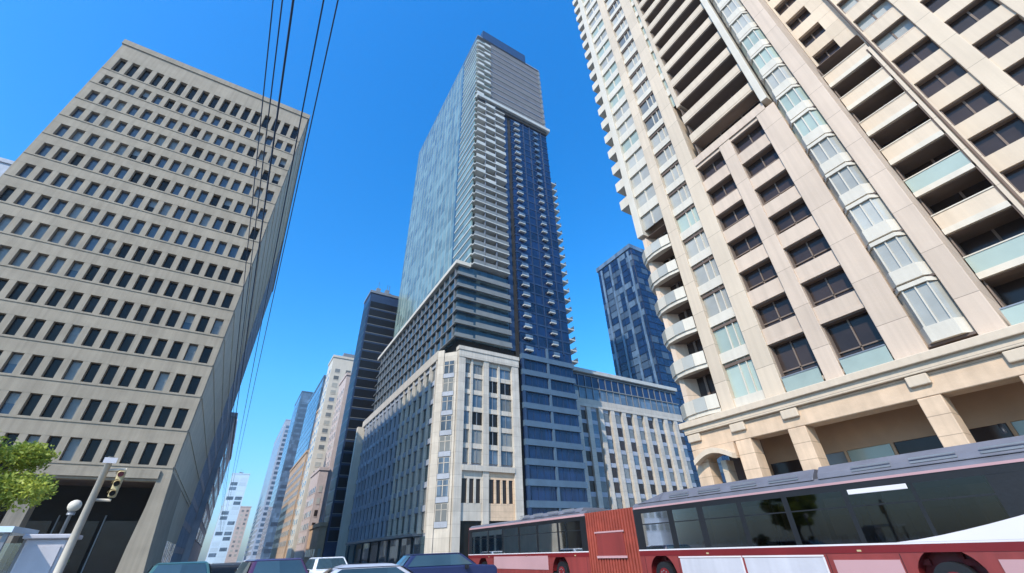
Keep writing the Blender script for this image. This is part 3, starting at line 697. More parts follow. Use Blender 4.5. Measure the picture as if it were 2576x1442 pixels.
    for k in range(NF):
        a, c = F[k], F[k+1]
        for i, (hi, lo) in enumerate(bayr):
            if i == 0 and a < 31:
                # wide balconies
                m = MB(); m.box(X2-1.5, X2+1.5, lo+.02, hi-.02, a-.16, a+.2, 0)
                p_ = m.sub('parapet'); p_.box(X2-1.46, X2-1.38, lo+.04, hi-.04, a+.2, a+1.2, 1 if k in (1, 3, 0) else 2); p_.box(X2-1.5, X2-1.34, lo+.02, hi-.02, a+1.201, a+1.27, 0)
                bal.append(m)
                m = MB(); m.box(X2+.1, X2+.2, 1.0, 1.12, a+.2, c-.2, 1); m.box(X2-1.3, X2+.3, lo+.04, hi-.04, c-.21, c-.165, 1); m.box(X2-1.2, X2+.3, hi-.1, hi-.03, a+.21, c-.215, 1); m.sub('pane').box(X2+.2, X2+.3, lo, hi, a+.2, c-.2, 0); wins.append(m)
            elif i == 0:
                m = MB(); m.sub('pane').box(X2+.6, X2+.7, .8, 2.45, a+1.0, c-.3, 0); m.box(X2+.3, X2+.6, .8, 2.45, c-.37, c-.302, 1); m.box(X2+.54, X2+.6, 1.6, 1.68, a+1.0, c-.3, 1); wins.append(m)
                q = MB(); q.box(X2+.05, X2+1.5, lo, hi, c-.3, c+1.0); spn.append(q)
                q = MB(); q.box(X2+.06, X2+1.5, lo, .8, a+1.001, c-.301); spn.append(q)
                q = MB(); q.box(X2+.06, X2+1.5, 2.45, hi, a+1.001, c-.301); spn.append(q)
            else:
                light = (i == 1 and a > 30) or (i > 2 and (k*3+i) % 7 == 0)
                m = MB(); m.sub('pane').box(X2+.55, X2+.62, lo, hi, a+1.0, c-.25, 3 if light else 0); m.box(X2+.2, X2+.54, lo+.02, hi-.02, c-.32, c-.252, 1); m.box(X2+.2, X2+.54, hi-.06, hi-.004, a+1.0, c-.322, 1); m.box(X2+.49, X2+.55, (hi+lo)/2-.05, (hi+lo)/2+.05, a+1.0, c-.25, 1); 
                if light: m.box(X2+.1, X2+.7, lo+.05, hi-.05, a+1.02, a+1.12, 2)
                wins.append(m)
                q = MB(); q.box(X2+.08, X2+1.5, lo, hi, c-.25, c+.98); pass
                if k == 0:
                    q2 = MB(); q2.box(X2+.08, X2+1.5, lo, hi, a-.4, a+.98); spn.append(q2)
                spn.append(q)
    many(T, 'recessed_wing_window', wins, [M['w_brown'], M['brown_shade'], M['cream2'], M['w_pale']])
    many(T, 'spandrel', spn, M['cream'])
    many(T, 'balcony', bal, [M['white'], M['w_mint'], M['cream']])
    b = MB(); b.box(X2-1.55, X2-.08, -.37, -.2, Z0, 30.9); b.build('balcony_fin', M['cream'], T)
    b = MB(); b.box(X2-1.5, X2-.1, -.2, -.12, Z0, 30.9); b.build('dark_reveal', M['brown'], T)
    b = MB(); b.tube([(X2-.25, -.5, 12), (X2-.25, -.5, 60)], .07, 8); b.build('downpipe', M['brown'], T)
    # --- cornice, terrace and arcade
    b = MB(); b.box(X-.35, X+5, -30, 20.6, 8.45, 9.14); b.box(X-.55, X+.2, -30, 20.8, 8.9, 9.32); b.build('cornice', M['cream'], T, bevel=.04)
    b = MB(); b.box(X-.1, X+1.1, -30, 20.5, 7.35, 8.44); b.build('arcade_beam', M['peach'], T, bevel=.03)
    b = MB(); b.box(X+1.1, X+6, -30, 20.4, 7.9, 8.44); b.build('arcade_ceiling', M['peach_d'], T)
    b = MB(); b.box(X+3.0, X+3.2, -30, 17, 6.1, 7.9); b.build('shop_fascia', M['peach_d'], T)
    for (y0, y1) in ((19.4, 20.5), (15.9, 17.0), (12.4, 13.45), (6.0, 6.95), (2.35, 3.3), (-4.0, -3.1), (-7.6, -6.7), (-14, -13.1)):
        b = MB(); b.box(X-.12, X+.95, y0, y1, 0, 7.34); b.box(X-.22, X+1.05, y0-.1, y1+.1, 0, 1.0); b.build('column', M['peach'], T, bevel=.04)
        b = MB(); b.box(X-.3, X+.0, y0+.02, y1-.02, 7.9, 8.43); b.build('column_capital', M['cream'], T, bevel=.05)
    y = 17.0; i = 0
    while y > -28:
        b = MB(); b.box(X+3.1, X+3.18, y-2.3, y-.1, .8, 6.1, (0, 2, 3, 0, 0, 3)[i % 6]); b.box(X+3.0, X+3.25, y-.1, y+.05, 0, 6.1, 1); b.box(X+3.0, X+3.22, y-2.3, y-.1, 3.9, 4.05, 1); b.box(X+2.95, X+3.25, y-2.3, y-.1, 0, .8, 1)
        b.build('shop_window', [M['w_brown'], M['peach_d'], M['w_grey'], M['w_mint']], T); y -= 2.4; i += 1
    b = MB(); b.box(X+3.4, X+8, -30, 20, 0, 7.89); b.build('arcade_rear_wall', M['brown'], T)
    # corner entrance with segmental arch hood
    arc = [(17.1+3.0*i/10, 6.35+.55*math.sin(math.pi*i/10)) for i in range(11)]
    b = MB(); b.prism(arc+[(20.1, 7.0+.0), (20.1, 7.34), (17.1, 7.34), ], X-.25, X+1.0, axis='x'); b.build('arch_head', M['peach'], T)
    b = MB()
    for i in range(10):
        (y0, z0), (y1, z1) = arc[i], arc[i+1]
        b.prism([(y0, z0-.05), (y1, z1-.05), (y1, z1+.28), (y0, z0+.28)], X-.75, X-.26, axis='x')
    b.build('arch_hood', M['cream'], T)
    b = MB(); b.box(X+.1, X+.9, 18.2, 18.6, 0, 6.4); b.build('column', M['cream'], T)
    b = MB(); b.box(X+.6, X+.9, 17.05, 19.35, 3.2, 3.9); b.build('door_lintel', M['cream'], T)
    # terrace glass rail on top of cornice
    for (a, c) in ((10.5, 12.7), (7.0, 9.3), (-.3, 2.5), (-3, -.8)):
        b = MB(); xx = X+.02 if a > 3 else X+.3
        b.box(xx, xx+.05, a, c, 9.35, 10.35, 0); b.box(xx-.03, xx+.08, a, c, 10.35, 10.42, 1); b.build('terrace_rail', [M['w_mint'], M['mull']], T)
right_tower()

# ------------------------------------------------------------------ articulated bus
def wheel(mb, x, y, z, r):
    n = 24
    mb.prism([(y+r*math.cos(2*math.pi*i/n), z+r*math.sin(2*math.pi*i/n)) for i in range(n)], x, x+.28, axis='x', m=0)
    mb.prism([(y+r*.55*math.cos(2*math.pi*i/n), z+r*.55*math.sin(2*math.pi*i/n)) for i in range(n)], x-.03, x, axis='x', m=1)
    for i in range(8):
        a = 2*math.pi*i/8; mb.prism([(y+r*.35*math.cos(a)+.03*math.cos(2*math.pi*j/6), z+r*.35*math.sin(a)+.03*math.sin(2*math.pi*j/6)) for j in range(6)], x-.05, x-.03, axis='x', m=2)
def bus():
    T = thing('articulated_bus', 'long red articulated bus with black windows and grey roof along the right kerb', 'bus', (18.3, 17, 0))
    X, XE = 17.0, 19.55
    def section(y0, y1, arches, wins, cab=False):
        # skirt with wheel arches (side polygon with arch cutouts)
        for side, (xa, xb) in enumerate(((X, X+.05), (XE-.05, XE))):
            zt = 1.22; poly = [(y0, .32)]
            for (cy, r) in sorted(arches):
                cz = .55; dx = math.sqrt(r*r-(cz-.32)**2)
                t0 = math.atan2(.32-cz, -dx); t0 = math.pi-math.asin((.32-cz)/r)
                t1 = math.asin((.32-cz)/r)
                for i in range(15):
                    t = t0+(t1-t0)*i/14; poly.append((cy+r*math.cos(t), cz+r*math.sin(t)))
            poly += [(y1, .32), (y1, zt), (y0, zt)]
            # build as strips to keep the polygon simple
            b = MB()
            ys = sorted(set([y0, y1]+[p[0] for p in poly]))
            def low(y):
                for (cy, r) in arches:
                    if abs(y-cy) < r: return max(.32, .55+math.sqrt(r*r-(y-cy)**2))
                return .32
            ys2 = []
            yy = y0
            while yy < y1: ys2.append(yy); yy += .08 if any(abs(yy-cy) < r+.1 for cy, r in arches) else .25
            ys2.append(y1)
            for a, c in zip(ys2, ys2[1:]):
                la, lc = low(a), low(c)
                for xx in (xa, xb): b.face([(xx, a, la), (xx, c, lc), (xx, c, zt), (xx, a, zt)])
            b.build('body_side', M['red'], T)
            b = MB(); b.box(xa-.012, xb+.012, y0, y1, zt+.002, 1.42); b.build('waist_band', M['redd'], T)
            b = MB(); b.box(xa-.01, xb+.01, y0, y1, 1.422, 1.47); b.build('waist_trim', M['buswhite'] if side == 0 else M['redd'], T)
            b = MB(); b.box(xa, xb, y0, y1, 2.93, 3.12, 0); b.build('cantrail', M['rubber'], T)
            n = len(wins)
            prev = y0
            for (a, c) in wins+[(y1, y1)]:
                if a-prev > .02: 
                    b = MB(); b.box(xa+.005, xb-.005, prev, a, 1.47, 2.93); b.build('window_pillar', M['rubber'], T)
                prev = c
            for (a, c) in wins:
                b = MB(); b.box(xa+.01, xa+.02 if side == 0 else xb-.02, a, c, 1.47, 2.93) if False else b.face([((xa if side == 0 else xb), a, 1.47), ((xa if side == 0 else xb), c, 1.47), ((xa if side == 0 else xb), c, 2.93), ((xa if side == 0 else xb), a, 2.93)])
                if side == 0: b.box(xa-.005, xa+.03, a, c, 2.45, 2.49, 1)
                b.build('window', [M['busg'], M['rubber']], T)
        b = MB()
        # roof: curved cross section
        prof = [(X, 3.12), (X+.06, 3.28), (X+.25, 3.40), (X+1.27, 3.46), (XE-.25, 3.40), (XE-.06, 3.28), (XE, 3.12)]
        b.prism([(x, z) for x, z in prof], y0, y1, axis='y', m=0); b.build('roof', M['roofg'], T)
        b = MB(); b.box(X+.05, XE-.05, y0+.05, y1-.05, .35, .5); b.build('floor', M['rubber'], T)
        for (cy, r) in arches:
            w = MB(); wheel(w, X+.06, cy, .5, .5); wheel(w, XE-.36, cy, .5, .5); w.build('wheel', [M['rubber'], M['redd'], M['mull']], T)
            w = MB(); n = 16
            pts = [(cy+(r-.01)*math.cos(math.pi*i/n), .55+(r-.01)*math.sin(math.pi*i/n)) for i in range(n+1)]
            for (p, q) in zip(pts, pts[1:]): w.face([(X+.02, *p), (X+.5, *p), (X+.5, *q), (X+.02, *q)])
            w.face([(X+.5, a_, z_) for a_, z_ in pts]); w.build('wheel_arch', M['redd'], T)
    # near section windows
    section(-1.6, 16.7, [(5.45, .78), (15.45, .72)], [(3.75, 5.35), (5.45, 7.15), (7.3, 9.1), (9.3, 10.9), (11.1, 12.7), (13.0, 14.3), (14.6, 16.2)])
    section(20.4, 35.1, [(23.0, .78), (32.6, .75)], [(20.9, 22.9), (23.1, 25.1), (25.3, 27.3), (27.5, 29.5), (29.7, 31.7), (31.9, 34.5)])
    # roof fairings
    for (a, c, zt) in ((-1.2, 7.9, 3.78), (8.05, 15.9, 3.74), (21.0, 27.4, 3.6)):
        b = MB(); p = [(X+.12, 3.36), (X+.2, zt-.25), (X+.5, zt), (XE-.5, zt), (XE-.2, zt-.25), (XE-.12, 3.36)]
        b.prism(p, a, c-.9 if c < 17 and c > 10 else c, axis='y')
        if 10 < c < 17:
            q = [(x, 3.36+(z-3.36)*.25) for x, z in p]; i0 = len(b.v); b.v += [(x, c-.898, z) for x, z in p]+[(x, c+.5, z) for x, z in q]; n = len(p)
            for k in range(n): b.f.append((i0+k, i0+(k+1) % n, i0+n+(k+1) % n, i0+n+k)); b.m.append(0); b.sm.append(False)
            b.f.append(tuple(range(i0+n, i0+2*n))); b.m.append(0); b.sm.append(False)
        b.build('roof_fairing', M['roofg'], T, bevel=.03)
        k = a+.5
        while k < c-1:
            b = MB(); b.box(X+.14, X+.17, k, k+1.1, 3.45, 3.50); b.box(X+.15, X+.18, k, k+1.1, 3.56, 3.6); b.build('vent_slot', M['mull'], T); k += 1.6
    b = MB(); b.box(X-.02, X+.03, -1.5, 16.6, 3.13, 3.2); b.build('roof_gutter', M['pinkp'], T)
    b = MB(); b.box(X-.02, X+.03, 20.45, 35.0, 3.13, 3.24); b.build('roof_gutter', M['pinkp'], T)
    b = MB(); b.tube([(X+.6, 3.0, 3.9), (X+.6, 3.0, 4.15)], .05); b.build('antenna', M['rubber'], T)
    # white side sign box in the window band
    b = MB(); b.box(X-.03, X-.008, 5.5, 7.1, 2.80, 2.94); b.build('side_sign', M['buswhite'], T, bevel=.01)
    # swoosh at the front end
    n = 14; b = MB(); pts = []
    for i in range(n+1):
        t = i/n; y = 6.4-7.8*t; pts.append((y, 1.475+min(1.25, .50*(max(0, 6.4-y)/2.9)**1.35)))
    for (p, q) in zip(pts, pts[1:]):
        b.face([(X-.014, p[0], 1.472), (X-.014, q[0], 1.472), (X-.014, *q), (X-.014, *p)])
    b.build('white_swoosh', M['buswhite'], T)
    # advert panels
    for (a, c) in ((8.6, 11.4), (11.55, 14.4)):
        b = MB(); b.box(X-.02, X-.004, a, c, .55, 1.12, 0); b.box(X-.03, X-.004, a-.05, c+.05, 1.14, 1.19, 1); b.box(X-.03, X-.004, a-.06, a-.01, .5, 1.13, 1); b.build('side_panel', [M['kiosk'], M['buswhite']], T)
    for (a, c) in ((6.5, 8.3), (-1.2, 4.4)):
        b = MB(); b.box(X-.02, X-.004, a, c, .55, 1.05); b.build('side_panel', M['pinkp'], T)
    for (a, c) in ((24.2, 30.9),):
        b = MB(); b.box(X-.02, X-.004, a, c, .6, 1.3); b.build('side_panel', M['pinkp'], T)
    for y in (1.9, 6.45, 8.45, 14.5, 16.4, 20.6, 24.1, 31.0, 34.6):
        b = MB(); b.box(X-.0035, X+.001, y, y+.018, .34, 1.2); b.build('panel_seam', M['rubber'], T)
    for y in (2.6, 7.4, 12.9, 21.5, 26.5, 31.6):
        b = MB(); b.box(X-.02, X+.001, y, y+.12, 1.26, 1.31); b.build('marker_light', M['yellow'], T, bevel=.005)
    for y in (1.2, 6.6, 27.6):
        b = MB(); b.box(X-.012, X+.001, y, y+.5, .62, .98); b.box(X-.018, X-.012, y+.42, y+.46, .74, .86); b.build('service_flap', M['redd'], T, bevel=.01)
    # ends
    b = MB(); b.box(X+.02, XE-.02, 35.1, 35.18, .35, 3.3); b.build('rear_wall', M['red'], T, bevel=.03)
    b = MB(); b.prism([(-1.6, .35), (-1.95, .5), (-1.9, 1.4), (-1.6, 3.3)], X+.03, XE-.03, axis='x'); b.build('front_end', M['redd'], T)
    # bellows
    b = MB(); y = 16.72
    while y < 20.38:
        for (a, c, d) in ((y, y+.12, 0), (y+.12, y+.2, .09)):
            b.box(X+.02+d, XE-.02-d, a, c-.002, .45, 3.25-d)
        y += .2
    b.build('bellows', M['bellow'], T)
    b = MB(); b.box(X-.03, X+.015, 17.6, 19.6, 1.2, 2.3, 0); b.box(X-.05, X-.031, 17.5, 19.7, 1.15, 1.25, 1); b.box(X-.05, X-.031, 17.5, 19.7, 2.25, 2.32, 1); b.build('bellows_cover', [M['red'], M['pinkp']], T)
    # seats and grab poles
    for y in [2.5+1.15*i for i in range(12)]+[22+1.15*i for i in range(10)]:
        for x in (X+.35, XE-.8):
            b = MB(); b.box(x, x+.45, y, y+.42, .9, 1.05); b.box(x, x+.45, y+.36, y+.48, 1.05, 1.72); b.build('seat', M['seat'], T)
    for y in (4, 7.2, 10.4, 13.6, 23, 27, 31):
        b = MB(); b.tube([(X+1.0, y, .5), (X+1.0, y, 3.1)], .02, 6); b.build('grab_pole', M['yellow'], T)
bus()

# ------------------------------------------------------------------ cars
def car_proto(name, label, L=4.6, W=1.8, H=1.46, paint=None, suv=False):
    T = thing(name, label, 'car')
    hl = L/2
    if suv: prof = [(-hl, .45), (-hl, .95), (-hl+.15, 1.08), (-hl+1.05, 1.12), (hl-.15, 1.12), (hl, .95), (hl, .4)]; roof = [(-hl+1.0, 1.1), (-hl+1.75, H), (hl-.55, H), (hl-.1, 1.1)]
    else: prof = [(-hl, .45), (-hl, .78), (-hl+.2, .88), (-hl+1.3, .98), (hl-.8, 1.0), (hl-.1, .95), (hl, .75), (hl, .42)]; roof = [(-hl+1.25, .97), (-hl+2.05, H), (hl-1.35, H), (hl-.6, .98)]
    b = MB(); b.prism([(y, z) for y, z in prof], -W/2, W/2, axis='x')
    # cabin shell (tapered)
    (a, za), (bb, zb), (c, zc_), (d, zd) = roof; wi = W/2-.08; wt = W/2-.26
    P = [(-wi, a, za), (wi, a, za), (wi, d, zd), (-wi, d, zd), (-wt, bb, zb-.04), (wt, bb, zb-.04), (wt, c, zb-.04), (-wt, c, zb-.04)]
    i = len(b.v); b.v += P
    for q in ((4, 5, 6, 7), (0, 1, 5, 4), (1, 2, 6, 5), (2, 3, 7, 6), (3, 0, 4, 7)): b.f.append(tuple(i+k for k in q)); b.m.append(0); b.sm.append(False)
    R = [(-wt, bb, zb-.039), (wt, bb, zb-.039), (wt, c, zb-.039), (-wt, c, zb-.039), (-wt+.1, bb+.15, zb), (wt-.1, bb+.15, zb), (wt-.1, c-.15, zb), (-wt+.1, c-.15, zb)]
    i = len(b.v); b.v += R
    for q in ((4, 5, 6, 7), (0, 1, 5, 4), (1, 2, 6, 5), (2, 3, 7, 6), (3, 0, 4, 7)): b.f.append(tuple(i+k for k in q)); b.m.append(0); b.sm.append(False)
    b.build('body', paint, T, bevel=.06)
    def quad(p0, p1, p2, p3, off, name):
        q = [Vector(p) for p in (p0, p1, p2, p3)]; cen = sum(q, Vector())/4
        q = [cen+(v-cen)*.86 + Vector(off) for v in q]; m = MB(); m.face(q); m.build(name, M['g_dark'], T)
    quad(P[0], P[1], P[5], P[4], (0, -.025, .02), 'windscreen'); quad(P[2], P[3], P[7], P[6], (0, .025, .02), 'rear_window')
    quad(P[1], P[2], P[6], P[5], (.025, 0, .01), 'side_window'); quad(P[3], P[0], P[4], P[7], (-.025, 0, .01), 'side_window')
    for y in (-hl+.85, hl-.85):
        for s in (-1, 1):
            m = MB(); n = 20; x = s*(W/2-.2)
            m.prism([(y+.32*math.cos(2*math.pi*i/n), .32+.32*math.sin(2*math.pi*i/n)) for i in range(n)], x, x+s*.22, axis='x', m=0)
            m.prism([(y+.19*math.cos(2*math.pi*i/n), .32+.19*math.sin(2*math.pi*i/n)) for i in range(n)], x+s*.22, x+s*.23, axis='x', m=1); m.build('wheel', [M['rubber'], M['mull']], T)
    for s in (-1, 1):
        m = MB(); m.box(s*(W/2-.45), s*(W/2-.1), -hl-.02, -hl+.05, .66, .78); m.build('headlight', M['w_pale'], T)
        m = MB(); m.box(s*(W/2-.35), s*(W/2-.06), hl-.05, hl+.02, .72, .86); m.build('tail_light', M['red'], T)
        m = MB(); m.box(s*(W/2), s*(W/2+.2), -hl+1.55, -hl+1.68, .98, 1.12); m.build('wing_mirror', M['rubber'], T)
    return T
P_silver = solid('silver_car_paint', (.55, .56, .62), .28, metal=.4, var=.03, bump=.0)
P_plum = solid('plum_car_paint', (.06, .03, .08), .25, var=.05, bump=.0)
P_teal = solid('teal_car_paint', (.05, .13, .14), .28, var=.05, bump=0)
P_white = solid('white_car_paint', (.75, .76, .78), .3, var=.03, bump=0)
P_navy = solid('navy_car_paint', (.02, .03, .09), .25, var=.05, bump=0)
sed = car_proto('sedan_car', 'silver sedan crossing in front, roof showing at the bottom centre', paint=P_silver); sed.location = (3.1, 10.6, 0); sed.rotation_euler = (0, 0, math.radians(82))
suv = car_proto('suv_car', 'dark plum car ahead of the silver sedan', L=4.7, W=1.9, H=1.62, paint=P_plum, suv=True); suv.location = (1.6, 17.2, 0); suv.rotation_euler = (0, 0, math.radians(4))
copy_tree(suv, (9.4, 22.0, 0), math.radians(86), 'dark blue car beside the joint of the red bus', P_navy)
copy_tree(suv, (-.9, 19.0, 0), math.radians(3), 'teal car at the foot of the concrete corner pier', P_teal)
copy_tree(suv, (5.0, 27, 0), math.radians(0), 'pale car in the middle of the road', P_white)
copy_tree(suv, (2.4, 40, 0), 0, 'white car queued down the street on the left', P_white)
copy_tree(suv, (8.6, 46, 0), 0, 'white car queued down the street on the right', P_white)
copy_tree(suv, (5.6, 60, 0), 0, 'farthest silver car down the street', P_silver)

# ------------------------------------------------------------------ overhead wires
for i, (px, x, z, lab) in enumerate(((675, -1.3, 8.0, 'leftmost overhead wire against the sky'), (712, -1.1, 7.5, 'second overhead wire from the left'), (745, -.9, 7.0, 'middle overhead wire, the darkest one'),
                                     (815, -.6, 7.0, 'second overhead wire from the right'), (850, -.5, 7.5, 'rightmost overhead wire, over the building corner'))):
    mb = MB(); pts = [(x, y, z+.0001*(y-50)**2*.6-.1) for y in range(-30, 131, 8)]
    mb.tube(pts, .009 if i != 2 else .013, 6); tag(mb.build('overhead_wire', M['wire']), lab, 'wire', 'overhead wires above the street')

# ------------------------------------------------------------------ traffic signal pole, lamp, kiosk, shelter
def signal():
    T = thing('traffic_signal', 'beige pole carrying a yellow traffic signal in front of the office undercroft', 'traffic signal', (-2.75, 13.7, 0))
    b = MB(); b.tube([(-2.75, 13.7, 0), (-2.75, 13.7, 3.75)], [.085, .065], 12); b.build('pole', M['steel'], T)
    b = MB(); b.tube([(-2.75, 13.7, 0), (-2.75, 13.7, .35)], .17, 12); b.build('base', M['steel'], T)
    b = MB(); b.tube([(-2.75, 13.7, 3.45), (-2.38, 13.75, 3.5)], .035, 8); b.tube([(-2.75, 13.7, 2.85), (-2.42, 13.75, 2.85)], .03, 8); b.build('bracket', M['steel'], T)
    b = MB(); b.box(-2.5, -2.36, 13.62, 13.76, 2.9, 3.46); b.build('signal_head', M['yellow'], T, bevel=.03)
    for k, m in enumerate(('redd', 'dark', 'dark')):
        b = MB(); z = 3.38-.2*k; n = 14
        b.prism([(-2.43+.055*math.cos(2*math.pi*i/n), z+.055*math.sin(2*math.pi*i/n)) for i in range(n)], 13.60, 13.618, axis='y'); b.build('lens', M[m], T)
        b = MB(); pts = [(-2.43+.08*math.cos(math.pi*i/8), z+.08*math.sin(math.pi*i/8)) for i in range(9)]
        for (p, q) in zip(pts, pts[1:]): b.face([(p[0], 13.61, p[1]), (q[0], 13.61, q[1]), (q[0], 13.5, q[1]), (p[0], 13.5, p[1])])
        b.build('visor', M['yellow'], T)
    b = MB(); b.box(-2.84, -2.6, 13.58, 13.6, 3.6, 3.72); b.build('sign_plate', M['kiosk'], T)
signal()
T = thing('street_lamp', 'short street lamp with a white glass globe beside the beige signal pole', 'street lamp', (-4.25, 19.5, 0))
b = MB(); b.tube([(-4.25, 19.5, 0), (-4.25, 19.5, 3.0)], [.06, .045], 10); b.build('pole', M['mull'], T)
b = MB(); b.sphere((-4.25, 19.5, 3.2), .17); b.build('globe', M['white'], T)
b = MB(); b.tube([(-4.25, 19.5, 2.95), (-4.25, 19.5, 3.04)], .1, 10); b.build('collar', M['mull'], T)
T = thing('utility_kiosk', 'pale lilac-grey metal kiosk left of the beige signal pole', 'kiosk', (-3.4, 15.2, 0))
b = MB(); b.box(-3.75, -3.05, 14.8, 15.6, 0, 2.15); b.build('body', M['kiosk'], T, bevel=.03)
b = MB(); b.box(-3.82, -2.98, 14.72, 15.68, 2.15, 2.24); b.build('roof', M['kiosk'], T, bevel=.02)
b = MB(); b.box(-3.68, -3.12, 14.77, 14.8, .15, 2.0); b.box(-3.2, -3.16, 14.74, 14.77, 1.0, 1.15); b.build('door', M['kiosk'], T)
T = thing('bus_shelter', 'glass bus shelter with steel frame at the bottom left corner', 'bus shelter', (-5, 15, 0))
for (x, y) in ((-5.9, 14.2), (-3.95, 14.2), (-5.9, 15.6), (-3.95, 15.6)):
    b = MB(); b.box(x-.04, x+.04, y-.04, y+.04, 0, 2.25); b.build('post', M['mull'], T)
b = MB(); b.box(-6.0, -3.85, 14.05, 15.75, 2.25, 2.36); b.build('roof', M['g_cyan'], T)
for (x0, x1) in ((-5.85, -4.95), (-4.9, -4.0)):
    b = MB(); b.box(x0, x1, 15.58, 15.6, .2, 2.1); b.build('glass_panel', M['shg'], T)
    b = MB(); b.box(x0, x1, 15.56, 15.62, 1.3, 1.36); b.build('rail', M['mull'], T)
b = MB(); b.box(-5.7, -4.2, 15.1, 15.45, .42, .5); b.build('bench', M['mull'], T)

# ------------------------------------------------------------------ tree and shrubs
def leaves(mb, blobs, n, size):
    for _ in range(n):
        c, r = random.choice(blobs)
        while True:
            d = Vector((random.uniform(-1, 1), random.uniform(-1, 1), random.uniform(-1, 1)))
            if d.length < 1: break
        d = d*(.55+.45*random.random()) if d.length > .4 else d*1.6
        p = Vector(c)+Vector((d.x*r[0], d.y*r[1], d.z*r[2]))
        a = Vector((random.gauss(0, 1), random.gauss(0, 1), random.gauss(0, 1))).normalized(); b = a.cross(Vector((random.gauss(0, 1), random.gauss(0, 1), random.gauss(0, 1)))).normalized()
        s = size*random.uniform(.6, 1.3)
        mb.face([p-a*s, p+b*s*.45, p+a*s, p-b*s*.45])
T = thing('street_tree', 'bright yellow-green leafy tree at the left edge in front of the concrete office', 'tree', (-8.6, 22.6, 0))
b = MB(); b.tube([(-8.6, 22.6, 0), (-8.5, 22.6, 1.4), (-8.2, 22.55, 2.8), (-8.0, 22.6, 4.4)], [.17, .13, .11, .05], 10); b.build('trunk', M['bark'], T)
random.seed(21)
blobs = []
for i in range(40):
    a = random.uniform(0, 2*math.pi); rr = random.uniform(.2, 1)**.6*2.4; z = random.uniform(2.7, 5.3)
    k = 1-abs(z-3.9)/3.0
    x, y = -8.3+rr*k*math.cos(a)*1.25, 22.6+rr*k*math.sin(a); s = random.uniform(.45, .85)
    blobs.append(((x, y, z), (s, s, s*.8)))
    if i % 2 == 0:
        q = MB(); q.tube([(-8.3, 22.58, random.uniform(2, 3.4)), ((x-8.2)/2, (y+22.6)/2, z-.5), (x, y, z)], [.06, .04, .015], 6); q.build('limb', M['bark'], T)
b = MB(); leaves(b, blobs, 30000, .075); b.build('crown', M['leaf'], T)
for (x, y, s, lab) in ((-5.4, 24.5, .75, 'grey-green shrub at the foot of the concrete corner pier'), (-7.2, 25.2, .6, 'low shrub in the middle of the dark undercroft opening'), (-6.4, 20.8, .5, 'small shrub beside the beige signal pole')):
    T = thing('shrub', lab, 'shrub', (x, y, 0), 'shrubs in front of the office block')
    b = MB(); b.box(x-s*.8, x+s*.8, y-s*.6, y+s*.6, 0, .75); b.build('planter', M['pave'], T, bevel=.03)
    b = MB()
    for i in range(7): b.tube([(x, y, .7), (x+random.uniform(-.4, .4)*s, y+random.uniform(-.3, .3)*s, 1.9)], [.02, .008], 5)
    b.build('stem', M['bark'], T)
    b = MB(); leaves(b, [((x+random.uniform(-.5, .5)*s, y+random.uniform(-.3, .3)*s, 1.1+random.uniform(0, .9)), (s*.5, s*.5, .3)) for _ in range(8)], 1600, .06); b.build('foliage', M['leafd'], T)

# ------------------------------------------------------------------ air
hz = MB(); hz.box(-1520, 1520, -1520, 1520, -1, 175); hm = bpy.data.materials.new('haze'); hm.use_nodes = True
hn = hm.node_tree; hn.nodes.remove(hn.nodes['Principled BSDF']); pv = hn.nodes.new('ShaderNodeVolumePrincipled')
pv.inputs['Color'].default_value = (.80, .90, 1, 1); pv.inputs['Density'].default_value = .0002; pv.inputs['Anisotropy'].default_value = .3
hn.links.new(pv.outputs[0], hn.nodes['Material Output'].inputs['Volume']); ho = hz.build('haze', hm); ho['kind'] = 'stuff'

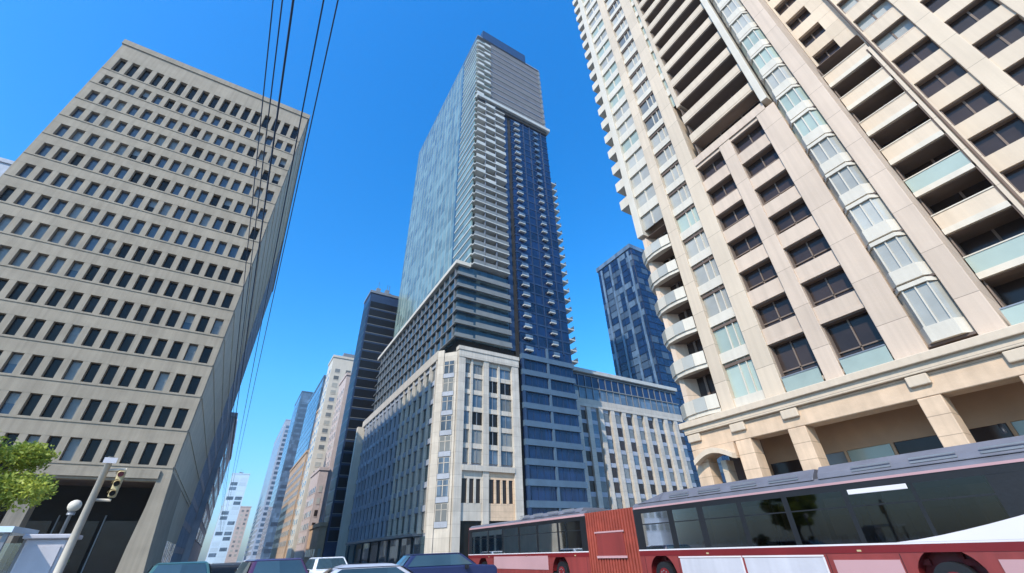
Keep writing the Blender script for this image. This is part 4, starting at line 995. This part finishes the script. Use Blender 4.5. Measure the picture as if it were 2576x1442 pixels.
# ------------------------------------------------------------------ light
EL, AZ = math.radians(41), math.atan2(-.84, -.54)
sd = Vector((math.sin(AZ)*math.cos(EL), math.cos(AZ)*math.cos(EL), math.sin(EL)))
ld = bpy.data.lights.new('sun', 'SUN'); ld.energy = 3.4; ld.angle = math.radians(.5); ld.color = (1, .91, .78)
lo = bpy.data.objects.new('sun', ld); C.objects.link(lo); lo.rotation_euler = (-sd).to_track_quat('-Z', 'Y').to_euler()
w = bpy.data.worlds.new('World'); SC.world = w; w.use_nodes = True; nt = w.node_tree
sky = nt.nodes.new('ShaderNodeTexSky'); sky.sky_type = 'NISHITA'; sky.sun_disc = False; sky.sun_elevation = EL; sky.sun_rotation = AZ
sky.air_density = 1.5; sky.dust_density = 1.2; sky.ozone_density = 5.0; sky.altitude = 50
hs = nt.nodes.new('ShaderNodeHueSaturation'); hs.inputs['Saturation'].default_value = 1.38
nt.links.new(sky.outputs[0], hs.inputs['Color']); 
tcw = nt.nodes.new('ShaderNodeTexCoord'); sx = nt.nodes.new('ShaderNodeSeparateXYZ'); nt.links.new(tcw.outputs['Generated'], sx.inputs[0])
rp = nt.nodes.new('ShaderNodeValToRGB'); rp.color_ramp.elements[0].position = 0.0; rp.color_ramp.elements[0].color = (.40, .56, .98, 1)
rp.color_ramp.elements[1].position = .32; rp.color_ramp.elements[1].color = (.58, .87, 1, 1); nt.links.new(sx.outputs['Z'], rp.inputs[0])
ml = nt.nodes.new('ShaderNodeVectorMath'); ml.operation = 'MULTIPLY'; nt.links.new(hs.outputs[0], ml.inputs[0]); nt.links.new(rp.outputs[0], ml.inputs[1])
m2 = nt.nodes.new('ShaderNodeVectorMath'); m2.operation = 'SCALE'; m2.inputs['Scale'].default_value = 1.28; nt.links.new(ml.outputs[0], m2.inputs[0])
nt.links.new(m2.outputs[0], nt.nodes['Background'].inputs[0])
nt.nodes['Background'].inputs[1].default_value = .15
SC.view_settings.view_transform = 'Standard'; SC.view_settings.look = 'None'; SC.view_settings.exposure = .68; SC.view_settings.gamma = 1
SC.render.engine = 'CYCLES'
